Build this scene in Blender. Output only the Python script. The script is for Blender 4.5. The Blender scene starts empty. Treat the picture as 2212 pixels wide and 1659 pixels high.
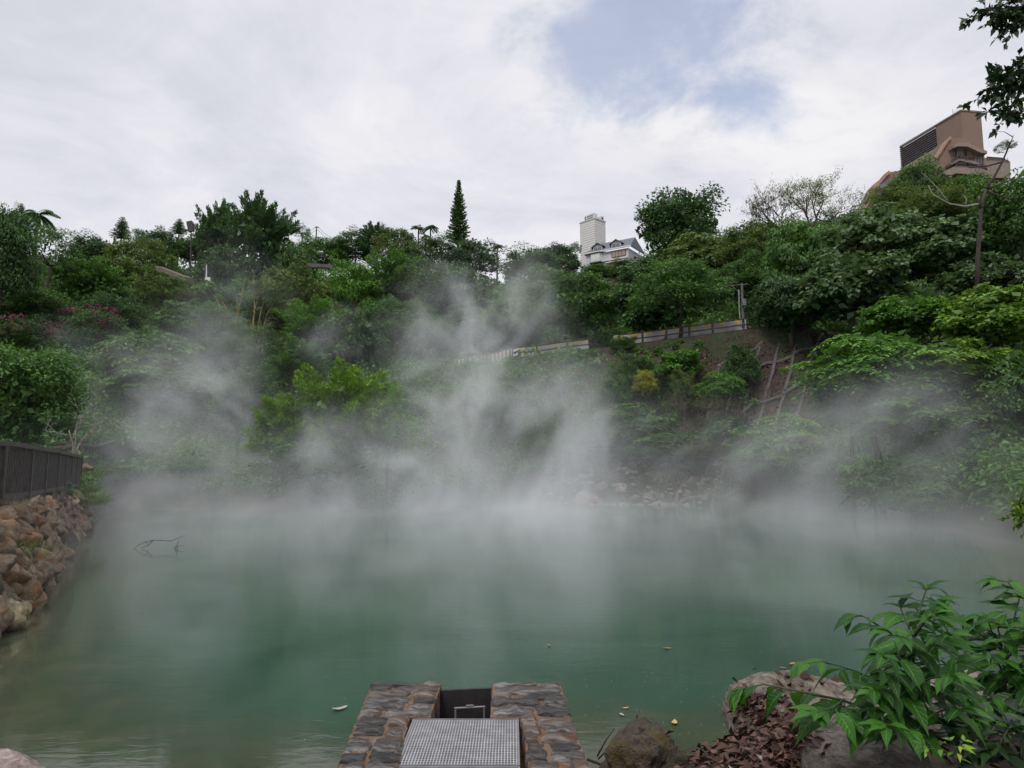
import bpy, bmesh, math, random
import numpy as np
from mathutils import Vector, Matrix, noise as mnoise

R = math.radians
S = bpy.context.scene
COL = S.collection
random.seed(7)

# ------------------------------------------------------------------ camera
CAM_H = 2.4
PITCH = R(6.8)
CP, SP = math.cos(PITCH), math.sin(PITCH)
F = 1579.0            # focal length for a frame 2212 wide


def ray(px, py):
    x = (px - 1106.0) / F
    y = (829.5 - py) / F
    return Vector((x, CP - y * SP, SP + y * CP))


def at(px, py, Y):
    """world point seen at (px, py) that stands at distance Y"""
    d = ray(px, py)
    t = Y / d.y
    return Vector((d.x * t, Y, CAM_H + d.z * t))


def on(px, py, z):
    """world point of the level z seen at (px, py)"""
    d = ray(px, py)
    t = (z - CAM_H) / d.z
    return Vector((d.x * t, d.y * t, z))


cam_d = bpy.data.cameras.new('camera')
cam_d.sensor_width = 36
cam_d.lens = F / 2212 * 36
cam_d.clip_start = 0.05
cam_d.clip_end = 3000
cam = bpy.data.objects.new('camera', cam_d)
COL.objects.link(cam)
cam.location = (0, 0, CAM_H)
cam.rotation_euler = (R(90) + PITCH, 0, 0)
S.camera = cam

# ------------------------------------------------------------------ objects


def tag(o, label=None, cat=None, group=None, kind=None):
    if label:
        o['label'] = label
    if cat:
        o['category'] = cat
    if group:
        o['group'] = group
    if kind:
        o['kind'] = kind
    return o


def empty(name, loc, label=None, cat=None, group=None, rz=0.0):
    o = bpy.data.objects.new(name, None)
    o.empty_display_size = 0.2
    COL.objects.link(o)
    o.location = loc
    o.rotation_euler = (0, 0, rz)
    return tag(o, label, cat, group)


def link(name, me, mat=None, parent=None):
    o = bpy.data.objects.new(name, me)
    COL.objects.link(o)
    if mat is not None:
        if len(me.materials) == 0:
            me.materials.append(mat)
        elif me.materials[0] != mat:
            o.material_slots[0].link = 'OBJECT'
            o.material_slots[0].material = mat
    if parent is not None:
        o.parent = parent
        if parent.type == 'EMPTY' and True:
            # geometry is given in world space: shift it to the parent's frame
            pass
    return o


class MB:
    """collects shapes in world (or local) space, builds ONE mesh"""

    def __init__(self, org=None):
        self.v = []
        self.f = []
        self.org = Vector(org) if org is not None else Vector((0, 0, 0))

    def add(self, vs, fs):
        b = len(self.v)
        self.v += [tuple(Vector(p) - self.org) for p in vs]
        self.f += [tuple(i + b for i in f) for f in fs]

    def box(self, c, s, M=None):
        hx, hy, hz = s[0] / 2, s[1] / 2, s[2] / 2
        vs = [Vector((x, y, z)) for x in (-hx, hx) for y in (-hy, hy) for z in (-hz, hz)]
        if M is not None:
            vs = [M @ p for p in vs]
        vs = [p + Vector(c) for p in vs]
        self.add(vs, [(0, 1, 3, 2), (4, 6, 7, 5), (0, 4, 5, 1), (2, 3, 7, 6), (0, 2, 6, 4), (1, 5, 7, 3)])

    def bar(self, a, b, w, h, up=(0, 0, 1)):
        """a box from a to b, w wide and h high"""
        a, b = Vector(a), Vector(b)
        d = (b - a)
        L = d.length
        d.normalize()
        s = d.cross(Vector(up))
        if s.length < 1e-4:
            s = Vector((1, 0, 0))
        s.normalize()
        u = s.cross(d)
        vs = [p + s * i * w / 2 + u * j * h / 2 for p in (a, b) for i in (-1, 1) for j in (-1, 1)]
        self.add(vs, [(0, 1, 3, 2), (4, 6, 7, 5), (0, 4, 5, 1), (2, 3, 7, 6), (0, 2, 6, 4), (1, 5, 7, 3)])

    def tube(self, path, rad, n=6):
        path = [Vector(p) for p in path]
        m = len(path)
        if not isinstance(rad, (list, tuple)):
            rad = [rad] * m
        vs, fs = [], []
        ref = Vector((0.31, 0.95, 0.05))
        for i, p in enumerate(path):
            d = (path[min(i + 1, m - 1)] - path[max(i - 1, 0)])
            if d.length < 1e-6:
                d = Vector((0, 0, 1))
            d.normalize()
            s = d.cross(ref)
            if s.length < 0.05:
                s = d.cross(Vector((1, 0, 0)))
            s.normalize()
            u = d.cross(s)
            for k in range(n):
                a = 2 * math.pi * k / n
                vs.append(p + (s * math.cos(a) + u * math.sin(a)) * rad[i])
        for i in range(m - 1):
            for k in range(n):
                k2 = (k + 1) % n
                fs.append((i * n + k, i * n + k2, (i + 1) * n + k2, (i + 1) * n + k))
        fs.append(tuple(range(n - 1, -1, -1)))
        fs.append(tuple((m - 1) * n + k for k in range(n)))
        self.add(vs, fs)

    def prism(self, poly, off):
        """a plane polygon extruded by the vector off"""
        off = Vector(off)
        n = len(poly)
        a = [Vector(p) for p in poly]
        b = [p + off for p in a]
        fs = [tuple(range(n)), tuple(range(2 * n - 1, n - 1, -1))]
        for i in range(n):
            j = (i + 1) % n
            fs.append((i, i + n, j + n, j))
        self.add(a + b, fs)

    def build(self, name, mat, parent=None, smooth=False, bevel=0.0):
        me = bpy.data.meshes.new(name)
        me.from_pydata(self.v, [], self.f)
        bm = bmesh.new()
        bm.from_mesh(me)
        bmesh.ops.recalc_face_normals(bm, faces=bm.faces)
        bm.to_mesh(me)
        bm.free()
        if smooth:
            me.polygons.foreach_set('use_smooth', [True] * len(me.polygons))
        o = link(name, me, mat, parent)
        if parent is None:
            o.location = self.org
        elif tuple(self.org) != tuple(parent.location) and parent.type == 'EMPTY':
            o.location = self.org if parent.get('_loc') else self.org - Vector(parent.location)
        if bevel:
            b = o.modifiers.new('bevel', 'BEVEL')
            b.width = bevel
            b.segments = 2
        return o


# ------------------------------------------------------------------ materials


class NT:
    def __init__(self, tree):
        self.t = tree
        self.n = tree.nodes
        self.l = tree.links

    def new(self, typ, **kw):
        nd = self.n.new(typ)
        for k, v in kw.items():
            setattr(nd, k, v)
        return nd

    def put(self, sock, val):
        if isinstance(val, bpy.types.NodeSocket):
            self.l.new(val, sock)
        else:
            try:
                sock.default_value = val
            except Exception:
                sock.default_value = tuple(val) + (1.0,)

    def math(self, op, a, b=None, c=None, clamp=False):
        nd = self.new('ShaderNodeMath', operation=op, use_clamp=clamp)
        self.put(nd.inputs[0], a)
        if b is not None:
            self.put(nd.inputs[1], b)
        if c is not None:
            self.put(nd.inputs[2], c)
        return nd.outputs[0]

    def vec(self, op, a, b=None):
        nd = self.new('ShaderNodeVectorMath', operation=op)
        self.put(nd.inputs[0], a)
        if b is not None:
            self.put(nd.inputs[1], b)
        return nd.outputs['Value'] if op in ('DOT_PRODUCT', 'LENGTH', 'DISTANCE') else nd.outputs[0]

    def noise(self, v, scale, detail=4.0, rough=0.55, dist=0.0, out=0):
        nd = self.new('ShaderNodeTexNoise')
        if v is not None:
            self.l.new(v, nd.inputs['Vector'])
        nd.inputs['Scale'].default_value = scale
        nd.inputs['Detail'].default_value = detail
        nd.inputs['Roughness'].default_value = rough
        nd.inputs['Distortion'].default_value = dist
        return nd.outputs[out]

    def ramp(self, f, stops):
        nd = self.new('ShaderNodeValToRGB')
        el = nd.color_ramp.elements
        while len(el) < len(stops):
            el.new(0.5)
        for e, (p, c) in zip(el, stops):
            e.position = p
            e.color = tuple(c) + (1.0,) if len(c) == 3 else c
        self.put(nd.inputs[0], f)
        return nd.outputs[0]

    def mix(self, f, a, b, blend='MIX'):
        nd = self.new('ShaderNodeMix', data_type='RGBA', blend_type=blend)
        self.put(nd.inputs[0], f)
        self.put(nd.inputs[6], a)
        self.put(nd.inputs[7], b)
        return nd.outputs[2]

    def maprange(self, v, a, b, c=0.0, d=1.0, smooth=True):
        nd = self.new('ShaderNodeMapRange')
        if smooth:
            nd.interpolation_type = 'SMOOTHSTEP'
        self.put(nd.inputs[0], v)
        for i, x in enumerate((a, b, c, d)):
            self.put(nd.inputs[1 + i], x)
        return nd.outputs[0]


def material(name):
    m = bpy.data.materials.new(name)
    m.use_nodes = True
    nt = NT(m.node_tree)
    p = nt.n['Principled BSDF']
    return m, nt, p


def simple(name, c, rough=0.7, var=0.25, scale=6.0, bump=0.2, metal=0.0, c2=None, spec=0.4, gen=False):
    """one colour with noise in it and a little relief"""
    m, nt, p = material(name)
    tc = nt.new('ShaderNodeTexCoord').outputs['Object']
    n1 = nt.noise(tc, scale, 6, 0.6)
    lo = tuple(x * (1 - var) for x in c)
    hi = c2 if c2 else tuple(min(1, x * (1 + var)) for x in c)
    col = nt.ramp(n1, [(0.3, lo), (0.7, hi)])
    nt.put(p.inputs['Base Color'], col)
    p.inputs['Roughness'].default_value = rough
    p.inputs['Metallic'].default_value = metal
    p.inputs['Specular IOR Level'].default_value = spec
    if bump:
        b = nt.new('ShaderNodeBump')
        b.inputs['Strength'].default_value = bump
        b.inputs['Distance'].default_value = 0.05
        nt.l.new(nt.noise(tc, scale * 4, 6, 0.65), b.inputs['Height'])
        nt.l.new(b.outputs[0], p.inputs['Normal'])
    return m


def leafmat(name, dark, mid, tip, rough=0.5, transl=0.25, spec=0.35, k=1.2):
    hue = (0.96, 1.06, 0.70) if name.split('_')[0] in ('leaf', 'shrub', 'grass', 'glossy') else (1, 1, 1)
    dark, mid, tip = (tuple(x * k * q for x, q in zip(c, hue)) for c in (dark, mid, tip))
    m, nt, p = material(name)
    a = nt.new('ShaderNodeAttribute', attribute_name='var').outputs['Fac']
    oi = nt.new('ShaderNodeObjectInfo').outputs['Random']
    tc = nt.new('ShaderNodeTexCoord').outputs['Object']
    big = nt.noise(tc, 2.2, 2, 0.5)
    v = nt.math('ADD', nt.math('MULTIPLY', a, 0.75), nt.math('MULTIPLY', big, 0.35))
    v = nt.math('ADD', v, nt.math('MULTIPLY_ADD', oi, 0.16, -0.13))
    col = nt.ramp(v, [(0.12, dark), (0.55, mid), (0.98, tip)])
    nt.put(p.inputs['Base Color'], col)
    p.inputs['Roughness'].default_value = rough
    p.inputs['Specular IOR Level'].default_value = spec
    tr = nt.new('ShaderNodeBsdfTranslucent')
    nt.put(tr.inputs[0], nt.mix(0.5, col, tuple(x * 1.3 for x in tip)))
    mx = nt.new('ShaderNodeMixShader')
    mx.inputs[0].default_value = transl
    nt.l.new(p.outputs[0], mx.inputs[1])
    nt.l.new(tr.outputs[0], mx.inputs[2])
    nt.l.new(mx.outputs[0], nt.n['Material Output'].inputs['Surface'])
    return m


LM = {
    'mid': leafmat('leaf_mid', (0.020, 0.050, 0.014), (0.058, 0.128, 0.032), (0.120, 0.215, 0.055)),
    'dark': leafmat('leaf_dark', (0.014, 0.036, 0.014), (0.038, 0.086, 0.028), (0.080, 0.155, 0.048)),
    'bluish': leafmat('leaf_bluish', (0.020, 0.044, 0.024), (0.050, 0.098, 0.046), (0.105, 0.170, 0.080)),  # blue of distant haze put into the leaf colour
    'olive': leafmat('leaf_olive', (0.030, 0.050, 0.014), (0.085, 0.128, 0.034), (0.165, 0.210, 0.065)),
    'bright': leafmat('leaf_bright', (0.022, 0.062, 0.010), (0.075, 0.175, 0.024), (0.150, 0.280, 0.040)),
    'yellow': leafmat('leaf_yellow', (0.030, 0.068, 0.010), (0.094, 0.182, 0.022), (0.195, 0.285, 0.038)),
    'dull': leafmat('leaf_dull', (0.022, 0.048, 0.020), (0.064, 0.116, 0.048), (0.125, 0.190, 0.085), rough=0.42, spec=0.5),
    'gold': leafmat('leaf_gold', (0.080, 0.100, 0.010), (0.260, 0.230, 0.020), (0.400, 0.320, 0.030)),
    'pink': leafmat('petal_pink', (0.070, 0.008, 0.028), (0.180, 0.016, 0.070), (0.270, 0.035, 0.115)),
    'grass': leafmat('grass_blade', (0.035, 0.060, 0.014), (0.085, 0.150, 0.030), (0.160, 0.220, 0.060)),
    'straw': leafmat('dry_blade', (0.070, 0.062, 0.026), (0.150, 0.135, 0.060), (0.250, 0.220, 0.110)),
    'litter': leafmat('dead_leaf', (0.030, 0.016, 0.011), (0.080, 0.040, 0.026), (0.170, 0.095, 0.064), rough=0.6, transl=0.05, k=0.9),
    'shrub': leafmat('shrub_leaf', (0.012, 0.055, 0.006), (0.030, 0.115, 0.012), (0.072, 0.205, 0.022), rough=0.42, spec=0.28, transl=0.3, k=0.9),
    'gloss': leafmat('glossy_leaf', (0.008, 0.020, 0.008), (0.018, 0.042, 0.014), (0.038, 0.080, 0.022), rough=0.35, spec=0.5, transl=0.1, k=0.9),
}


def vein(m):
    nt = NT(m.node_tree)
    p = nt.n['Principled BSDF']
    u = nt.new('ShaderNodeAttribute', attribute_name='across').outputs['Fac']
    v = nt.new('ShaderNodeAttribute', attribute_name='along').outputs['Fac']
    lat = nt.math('SINE', nt.math('MULTIPLY', nt.math('SUBTRACT', v, nt.math('MULTIPLY', u, 0.16)), 52.0))
    mid = nt.maprange(u, 0.0, 0.16, 1.0, 0.0)
    old = p.inputs['Base Color'].links[0].from_socket
    c = nt.mix(nt.math('MULTIPLY', mid, 0.55), old, (0.16, 0.26, 0.07))
    c = nt.mix(nt.math('MULTIPLY', nt.maprange(lat, 0.2, 1.0), 0.16), c, (0.015, 0.045, 0.010))
    nt.put(p.inputs['Base Color'], c)
    b = nt.new('ShaderNodeBump')
    b.inputs['Strength'].default_value = 0.3
    b.inputs['Distance'].default_value = 0.004
    nt.l.new(nt.math('SUBTRACT', lat, nt.math('MULTIPLY', mid, 2.0)), b.inputs['Height'])
    nt.l.new(b.outputs[0], p.inputs['Normal'])


vein(LM['shrub'])
BARK = simple('bark', (0.052, 0.042, 0.034), 0.9, 0.4, 5, 0.4)
BARKP = simple('pale_bark', (0.20, 0.18, 0.16), 0.85, 0.35, 5, 0.3)
TWIG = simple('twig_bark', (0.035, 0.026, 0.022), 0.85, 0.4, 8, 0.2)
STEM = simple('green_stem', (0.030, 0.050, 0.018), 0.6, 0.3, 12, 0.1)
BAMBOO = simple('bamboo_cane', (0.240, 0.190, 0.075), 0.6, 0.3, 3, 0.1)
BLACKWOOD = simple('dark_wood', (0.058, 0.048, 0.045), 0.8, 0.6, 9, 0.3)
RAILWOOD = simple('brown_wood', (0.075, 0.062, 0.055), 0.75, 0.35, 6, 0.2)
GREYCON = simple('grey_concrete', (0.22, 0.21, 0.20), 0.9, 0.3, 2.5, 0.3)
DARKCON = simple('weathered_concrete', (0.088, 0.083, 0.077), 0.95, 0.4, 3, 0.4)
WHITEP = simple('white_paint', (0.50, 0.50, 0.49), 0.6, 0.12, 2, 0.1)
YELLOWP = simple('yellow_paint', (0.52, 0.36, 0.06), 0.6, 0.2, 3, 0.1)
GALV = simple('galvanised_steel', (0.40, 0.40, 0.41), 0.45, 0.25, 9, 0.05, metal=0.5)
BLACKM = simple('black_steel', (0.016, 0.014, 0.014), 0.55, 0.4, 10, 0.15)
GREYM = simple('grey_steel', (0.20, 0.20, 0.21), 0.5, 0.25, 8, 0.1, metal=0.4)


# ------------------------------------------------------------------ leaf clouds
RNG = np.random.default_rng(11)


def unit(a):
    return a / np.maximum(np.linalg.norm(a, axis=-1, keepdims=True), 1e-9)


def rdir(n, rng=None):
    return unit((rng or RNG).normal(size=(n, 3)))


def leaf_arrays(P, A, N, L, W, fold=0.18):
    """quads: base P, axis A, normal N, lengths L, widths W -> (n,4,3)"""
    A = unit(A)
    Sd = unit(np.cross(A, N))
    Nn = np.cross(Sd, A)
    L = np.asarray(L).reshape(-1, 1) * np.ones((len(P), 1))
    W = np.asarray(W).reshape(-1, 1) * np.ones((len(P), 1))
    v0 = P
    v1 = P + A * L * 0.42 + Sd * W * 0.5 + Nn * W * fold
    v2 = P + A * L - Nn * W * fold * 1.2
    v3 = P + A * L * 0.42 - Sd * W * 0.5 + Nn * W * fold
    return np.stack([v0, v1, v2, v3], axis=1)


def quads_mesh(name, Q, var):
    n = len(Q)
    me = bpy.data.meshes.new(name)
    me.vertices.add(n * 4)
    me.loops.add(n * 4)
    me.polygons.add(n)
    me.vertices.foreach_set('co', Q.reshape(-1).astype(np.float32))
    me.loops.foreach_set('vertex_index', np.arange(n * 4, dtype=np.int32))
    me.polygons.foreach_set('loop_start', np.arange(0, n * 4, 4, dtype=np.int32))
    at_ = me.attributes.new('var', 'FLOAT', 'FACE')
    at_.data.foreach_set('value', np.asarray(var, dtype=np.float32))
    me.update(calc_edges=True)
    return me


def crown_round(name, seed, K=80, per=120, leaf=0.075, wid=0.5, clump=0.24, droop=0.25, upw=0.5, low=-0.55, squash=0.75, vert=0.0, inner=900):
    g = np.random.default_rng(seed)
    d = rdir(K * 3, g)
    d = d[d[:, 2] > low][:K]
    K = len(d)
    lump = np.array([mnoise.noise(Vector(x) * 1.9 + Vector((seed * 3.1, 0, 0))) for x in d])
    rad = np.clip(0.76 + 0.40 * lump + g.uniform(-0.20, 0.10, K), 0.35, 1.12)
    C = d * rad[:, None]
    cr = clump * g.uniform(0.65, 1.25, K)
    idx = np.repeat(np.arange(K), per)
    e = rdir(len(idx), g)
    rr = g.uniform(0, 1, len(idx)) ** 0.45
    off = e * (rr * cr[idx])[:, None]
    off[:, 2] *= squash
    if vert:
        off[:, 2] *= 1 + vert
    P = C[idx] + off
    out = unit(C[idx] * 0.6 + off / cr[idx][:, None])
    N = unit(out * 0.6 + np.array([0, 0, upw]) + g.normal(size=P.shape) * 0.34)
    A = unit(out * np.array([1, 1, 0.4]) + g.normal(size=P.shape) * 0.55 + np.array([0, 0, -droop]))
    Lh = leaf * g.uniform(0.6, 1.3, len(P))
    vclump = g.uniform(-0.18, 0.18, K)
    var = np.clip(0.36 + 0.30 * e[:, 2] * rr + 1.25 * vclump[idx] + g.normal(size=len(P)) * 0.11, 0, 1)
    # sparse inner leaves so that the crown is not hollow
    Pi = rdir(inner, g) * (g.uniform(0.1, 0.72, inner) ** 0.6)[:, None]
    Ai, Ni = rdir(inner, g), rdir(inner, g)
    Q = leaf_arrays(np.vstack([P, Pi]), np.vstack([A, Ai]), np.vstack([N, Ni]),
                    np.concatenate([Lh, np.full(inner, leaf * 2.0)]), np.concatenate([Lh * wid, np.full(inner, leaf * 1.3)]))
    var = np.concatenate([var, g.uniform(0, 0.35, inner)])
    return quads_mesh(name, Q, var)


def crown_layer(name, seed, K=84, per=128, leaf=0.105, wid=0.32, disc=0.34, inner=700):
    """arching sprays of pinnate leaves, tier over tier, tips hanging (drawn for a crown about half as high as wide)"""
    g = np.random.default_rng(seed)
    d = rdir(K * 3, g)
    d = d[d[:, 2] > -0.75][:K]
    K = len(d)
    lump = np.array([mnoise.noise(Vector(x) * 1.9 + Vector((seed * 2.7, 0, 5))) for x in d])
    C = d * np.clip(0.74 + 0.35 * lump + g.uniform(-0.22, 0.1, K), 0.3, 1.05)[:, None]
    hd = unit(C * np.array([1, 1, 0.0]) + g.normal(size=C.shape) * np.array([0.35, 0.35, 0.0]))
    dr = disc * g.uniform(0.55, 1.25, K)
    tilt = g.normal(size=K) * 0.22 + 0.15
    idx = np.repeat(np.arange(K), per)
    n = len(idx)
    k = g.integers(0, 7, n)
    ang = (k - 3) * 0.36 + g.normal(size=n) * 0.06
    t = g.uniform(0.05, 1, n)
    h = hd[idx]
    ca, sa = np.cos(ang), np.sin(ang)
    ax = np.stack([h[:, 0] * ca - h[:, 1] * sa, h[:, 0] * sa + h[:, 1] * ca, np.zeros(n)], 1)
    P = C[idx] - h * (dr[idx] * 0.45)[:, None] + ax * (t * dr[idx] * 1.25)[:, None]
    P[:, 2] += dr[idx] * (1.5 * tilt[idx] * t - 0.85 * t * t + 0.10 * np.abs(k - 3) * -t) + g.normal(size=n) * 0.014
    side = np.stack([-ax[:, 1], ax[:, 0], np.zeros(n)], 1) * np.where(g.uniform(size=n) < 0.5, -1, 1)[:, None]
    A = unit(ax * 0.7 + side * 0.8 + np.array([0, 0, -0.7]) * (0.2 + t[:, None]) + g.normal(size=P.shape) * 0.16)
    N = unit(np.array([0, 0, 1.0]) + ax * 0.35 + g.normal(size=P.shape) * 0.3)
    Lh = leaf * g.uniform(0.65, 1.25, n)
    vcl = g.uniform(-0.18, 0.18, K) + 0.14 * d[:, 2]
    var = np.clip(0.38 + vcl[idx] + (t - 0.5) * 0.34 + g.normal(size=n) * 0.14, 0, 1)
    Pi = rdir(inner, g) * (g.uniform(0.1, 0.7, inner) ** 0.6)[:, None]
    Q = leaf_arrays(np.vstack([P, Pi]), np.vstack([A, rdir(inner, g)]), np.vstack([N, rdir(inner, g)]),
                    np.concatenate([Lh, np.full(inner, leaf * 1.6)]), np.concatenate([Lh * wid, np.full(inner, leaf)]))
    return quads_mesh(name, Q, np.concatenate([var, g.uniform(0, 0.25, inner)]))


def crown_bough(name, seed, B=46, per=230, leaf=0.075, wid=0.5, fat=0.26, up=0.35, low=-0.55, inner=700):
    """many pointed boughs thrust out from the middle of the crown"""
    g = np.random.default_rng(seed)
    d = rdir(B * 3, g)
    d = d[d[:, 2] > low][:B]
    B = len(d)
    d = unit(d + np.array([0, 0, up * 0.5]))
    ln = g.uniform(0.72, 1.12, B)
    idx = np.repeat(np.arange(B), per)
    n = len(idx)
    t = 0.30 + 0.70 * g.uniform(0, 1, n) ** 0.8
    e = rdir(n, g)
    wd = fat * g.uniform(0.7, 1.25, B)[idx] * ((1 - t) ** 0.65 + 0.10)
    tip = np.array([0, 0, 1.0]) * (0.12 * up)
    P = d[idx] * (t * ln[idx])[:, None] + e * (wd * g.uniform(0.4, 1, n) ** 0.5)[:, None] + tip * (t ** 2)[:, None]
    A = unit(d[idx] * 0.8 + e * 0.9 + np.array([0, 0, up - 0.25]) + g.normal(size=P.shape) * 0.35)
    N = unit(e * 0.6 + np.array([0, 0, 0.6]) + g.normal(size=P.shape) * 0.4)
    Lh = leaf * g.uniform(0.6, 1.3, n)
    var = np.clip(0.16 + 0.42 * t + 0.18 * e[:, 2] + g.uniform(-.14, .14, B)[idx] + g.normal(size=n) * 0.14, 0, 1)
    Pi = rdir(inner, g) * (g.uniform(0.05, 0.6, inner) ** 0.6)[:, None]
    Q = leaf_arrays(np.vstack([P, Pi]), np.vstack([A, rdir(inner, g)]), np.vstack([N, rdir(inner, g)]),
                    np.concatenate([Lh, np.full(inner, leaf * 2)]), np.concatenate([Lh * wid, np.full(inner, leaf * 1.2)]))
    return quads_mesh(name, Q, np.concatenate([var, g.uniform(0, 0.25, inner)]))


def frond_quads(P, A, N, L, nl=22, lw=0.07, ll=0.32, sag=0.9, seed=0):
    """one feather frond: list of leaflet quads along a drooping rib"""
    g = np.random.default_rng(seed)
    A = Vector(A).normalized()
    out = []
    p = Vector(P)
    d = A.copy()
    st = L / nl
    for i in range(nl):
        d = (d + Vector((0, 0, -sag / nl))).normalized()
        p = p + d * st
        s = d.cross(Vector((0, 0, 1)))
        if s.length < 1e-3:
            s = Vector((1, 0, 0))
        s.normalize()
        l = ll * L * math.sin(math.pi * (0.12 + 0.85 * i / nl)) ** 0.7
        for sg in (-1, 1):
            a = (s * sg * 0.9 + d * 0.5 + Vector((0, 0, -0.45 - 0.2 * g.uniform()))).normalized()
            out.append((tuple(p), tuple(a), (0, 0.2, 1), l, lw * L))
    return out


def crown_palm(name, seed, n=15, spread=0.95):
    g = np.random.default_rng(seed)
    rows = []
    for i in range(n):
        a = 2 * math.pi * i / n + g.uniform(-0.2, 0.2)
        el = g.uniform(-0.1, 1.1)
        A = (math.cos(a) * math.cos(el), math.sin(a) * math.cos(el), math.sin(el))
        rows += frond_quads((0, 0, 0), A, None, g.uniform(0.8, 1.1) * spread, sag=1.5, seed=seed + i)
    P = np.array([r[0] for r in rows])
    A = np.array([r[1] for r in rows])
    N = np.array([r[2] for r in rows])
    Q = leaf_arrays(P, A, N, np.array([r[3] for r in rows]), np.array([r[4] for r in rows]))
    return quads_mesh(name, Q, g.uniform(0.1, 0.8, len(rows)))


def crown_pine(name, seed, tiers=26, top=0.05, low=1.0, fan=9):
    """tiered conifer, unit height 0..1, unit base radius"""
    g = np.random.default_rng(seed)
    P, A, N = [], [], []
    for t in range(tiers):
        h = t / (tiers - 1)
        r = (low * (1 - h) ** 0.85 + top) * g.uniform(0.82, 1.12)
        nb = fan if h < 0.8 else 6
        for b in range(nb):
            a = 2 * math.pi * (b + 0.5 * (t % 2)) / nb + g.uniform(-0.25, 0.25)
            rr = r * g.uniform(0.75, 1.1)
            m = max(4, int(22 * rr / low))
            for k in range(m):
                f = (k + 0.5) / m
                z = h + 0.028 * math.sin(f * 2.2) + 0.035 * f * f
                for sg in (-1, 0, 1):
                    P.append((math.cos(a) * rr * f, math.sin(a) * rr * f, z + g.normal() * 0.004))
                    A.append((math.cos(a + sg * 0.7), math.sin(a + sg * 0.7), 0.35 + 0.25 * g.normal()))
                    N.append((g.normal() * 0.3, g.normal() * 0.3, 1))
    P, A, N = np.array(P), np.array(A), np.array(N)
    n = len(P)
    A = A * np.array([1, 1, 0.25])
    Q = leaf_arrays(P, A, N, g.uniform(0.09, 0.15, n), g.uniform(0.03, 0.05, n))
    # unit width and unit height differ: leaf sizes are kept small in z by the scale of the object
    return quads_mesh(name, Q, g.uniform(0, 0.8, n))


PROTO = {
    'round': [crown_round('crown_mesh', s) for s in (1, 2, 3)],
    'fine': [crown_round('crown_mesh', s, K=110, per=110, leaf=0.058, clump=0.19) for s in (4, 5)],
    'loose': [crown_round('crown_mesh', s, K=64, per=80, leaf=0.060, clump=0.19, inner=150) for s in (6, 7)],
    'upright': [crown_bough('crown_mesh', s, B=46, per=190, leaf=0.09, wid=0.36, fat=0.17, up=1.1, low=-0.9) for s in (8, 9)],
    'bough': [crown_bough('crown_mesh', s) for s in (30, 31, 32)],
    'hanging': [crown_round('crown_mesh', s, K=80, per=115, leaf=0.095, wid=0.34, clump=0.21, droop=1.1, upw=0.35, vert=0.5, low=-0.7) for s in (10, 11)],
    'bigleaf': [crown_round('crown_mesh', s, K=85, per=62, leaf=0.105, wid=0.72, clump=0.23, droop=0.65, upw=0.75, low=-0.6) for s in (12, 13)],
    'dome': [crown_round('crown_mesh', s, K=130, per=85, leaf=0.055, wid=0.5, clump=0.15, squash=0.45, upw=0.9, low=-0.15) for s in (14, 15)],
    'layer': [crown_layer('crown_mesh', s) for s in (16, 17, 18)],
    'pine': [crown_pine('crown_mesh', 19, tiers=15, top=0.22, fan=13)],
    'spire': [crown_pine('crown_mesh', 20, tiers=30)],
    'palm': [crown_palm('crown_mesh', 21), crown_palm('crown_mesh', 25)],
}


# ------------------------------------------------------------------ the hillside
COLS = [  # (px, [(Y, z) ...]) the ground of the valley seen along the column px
    (-900, [(0, 1.9), (25, 2.0), (45, 6), (70, 18), (110, 34), (150, 42), (260, 46), (600, 46)]),
    (0, [(0, 1.75), (33, 1.85), (42, 3), (55, 9.5), (75, 18), (100, 29), (140, 40), (260, 44), (600, 44)]),
    (170, [(0, 1.7), (34, 1.7), (42, 2.6), (55, 8.5), (75, 17), (100, 28), (150, 44), (260, 46), (600, 46)]),
    (300, [(0, .7), (44, .8), (54, 6), (80, 17), (120, 32), (150, 43), (260, 45), (600, 45)]),
    (600, [(0, .5), (54, .6), (64, 6.5), (90, 17), (130, 34), (160, 43), (260, 46), (600, 46)]),
    (900, [(0, .5), (54, .6), (64, 8), (75, 12.3), (81, 12.6), (110, 24), (150, 41), (190, 45), (600, 45)]),
    (1100, [(0, .5), (54, .6), (62, 8), (71, 12.8), (78, 13.2), (110, 24), (150, 38), (180, 44), (260, 52), (600, 52)]),
    (1300, [(0, .5), (53, .6), (58, 5), (66, 13.2), (74, 13.8), (100, 24), (150, 45), (180, 50), (260, 70), (600, 76)]),
    (1500, [(0, .5), (53, .6), (56, 3), (63, 13.6), (71, 14.2), (90, 24), (120, 36), (200, 62), (260, 86), (600, 96)]),
    (1700, [(0, .5), (50, .6), (53, 3), (61, 13.8), (69, 15), (88, 26), (120, 38), (190, 64), (260, 92), (600, 100)]),
    (1900, [(0, .6), (45, .7), (50, 4), (60, 13.6), (67, 15), (85, 26), (120, 40), (180, 66), (260, 96), (600, 104)]),
    (2100, [(0, .8), (37, .9), (48, 6), (58, 14), (65, 15.5), (84, 27), (120, 42), (180, 68), (260, 100), (600, 108)]),
    (2900, [(0, 1.2), (20, 1.4), (40, 8), (58, 16), (84, 28), (120, 44), (180, 70), (260, 100), (600, 108)]),
]
POND = [on(0, 1345, 0), on(60, 1290, 0), on(150, 1215, 0), on(205, 1140, 0), on(240, 1100, 0)]
POND = [(p.x, p.y) for p in POND]
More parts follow.
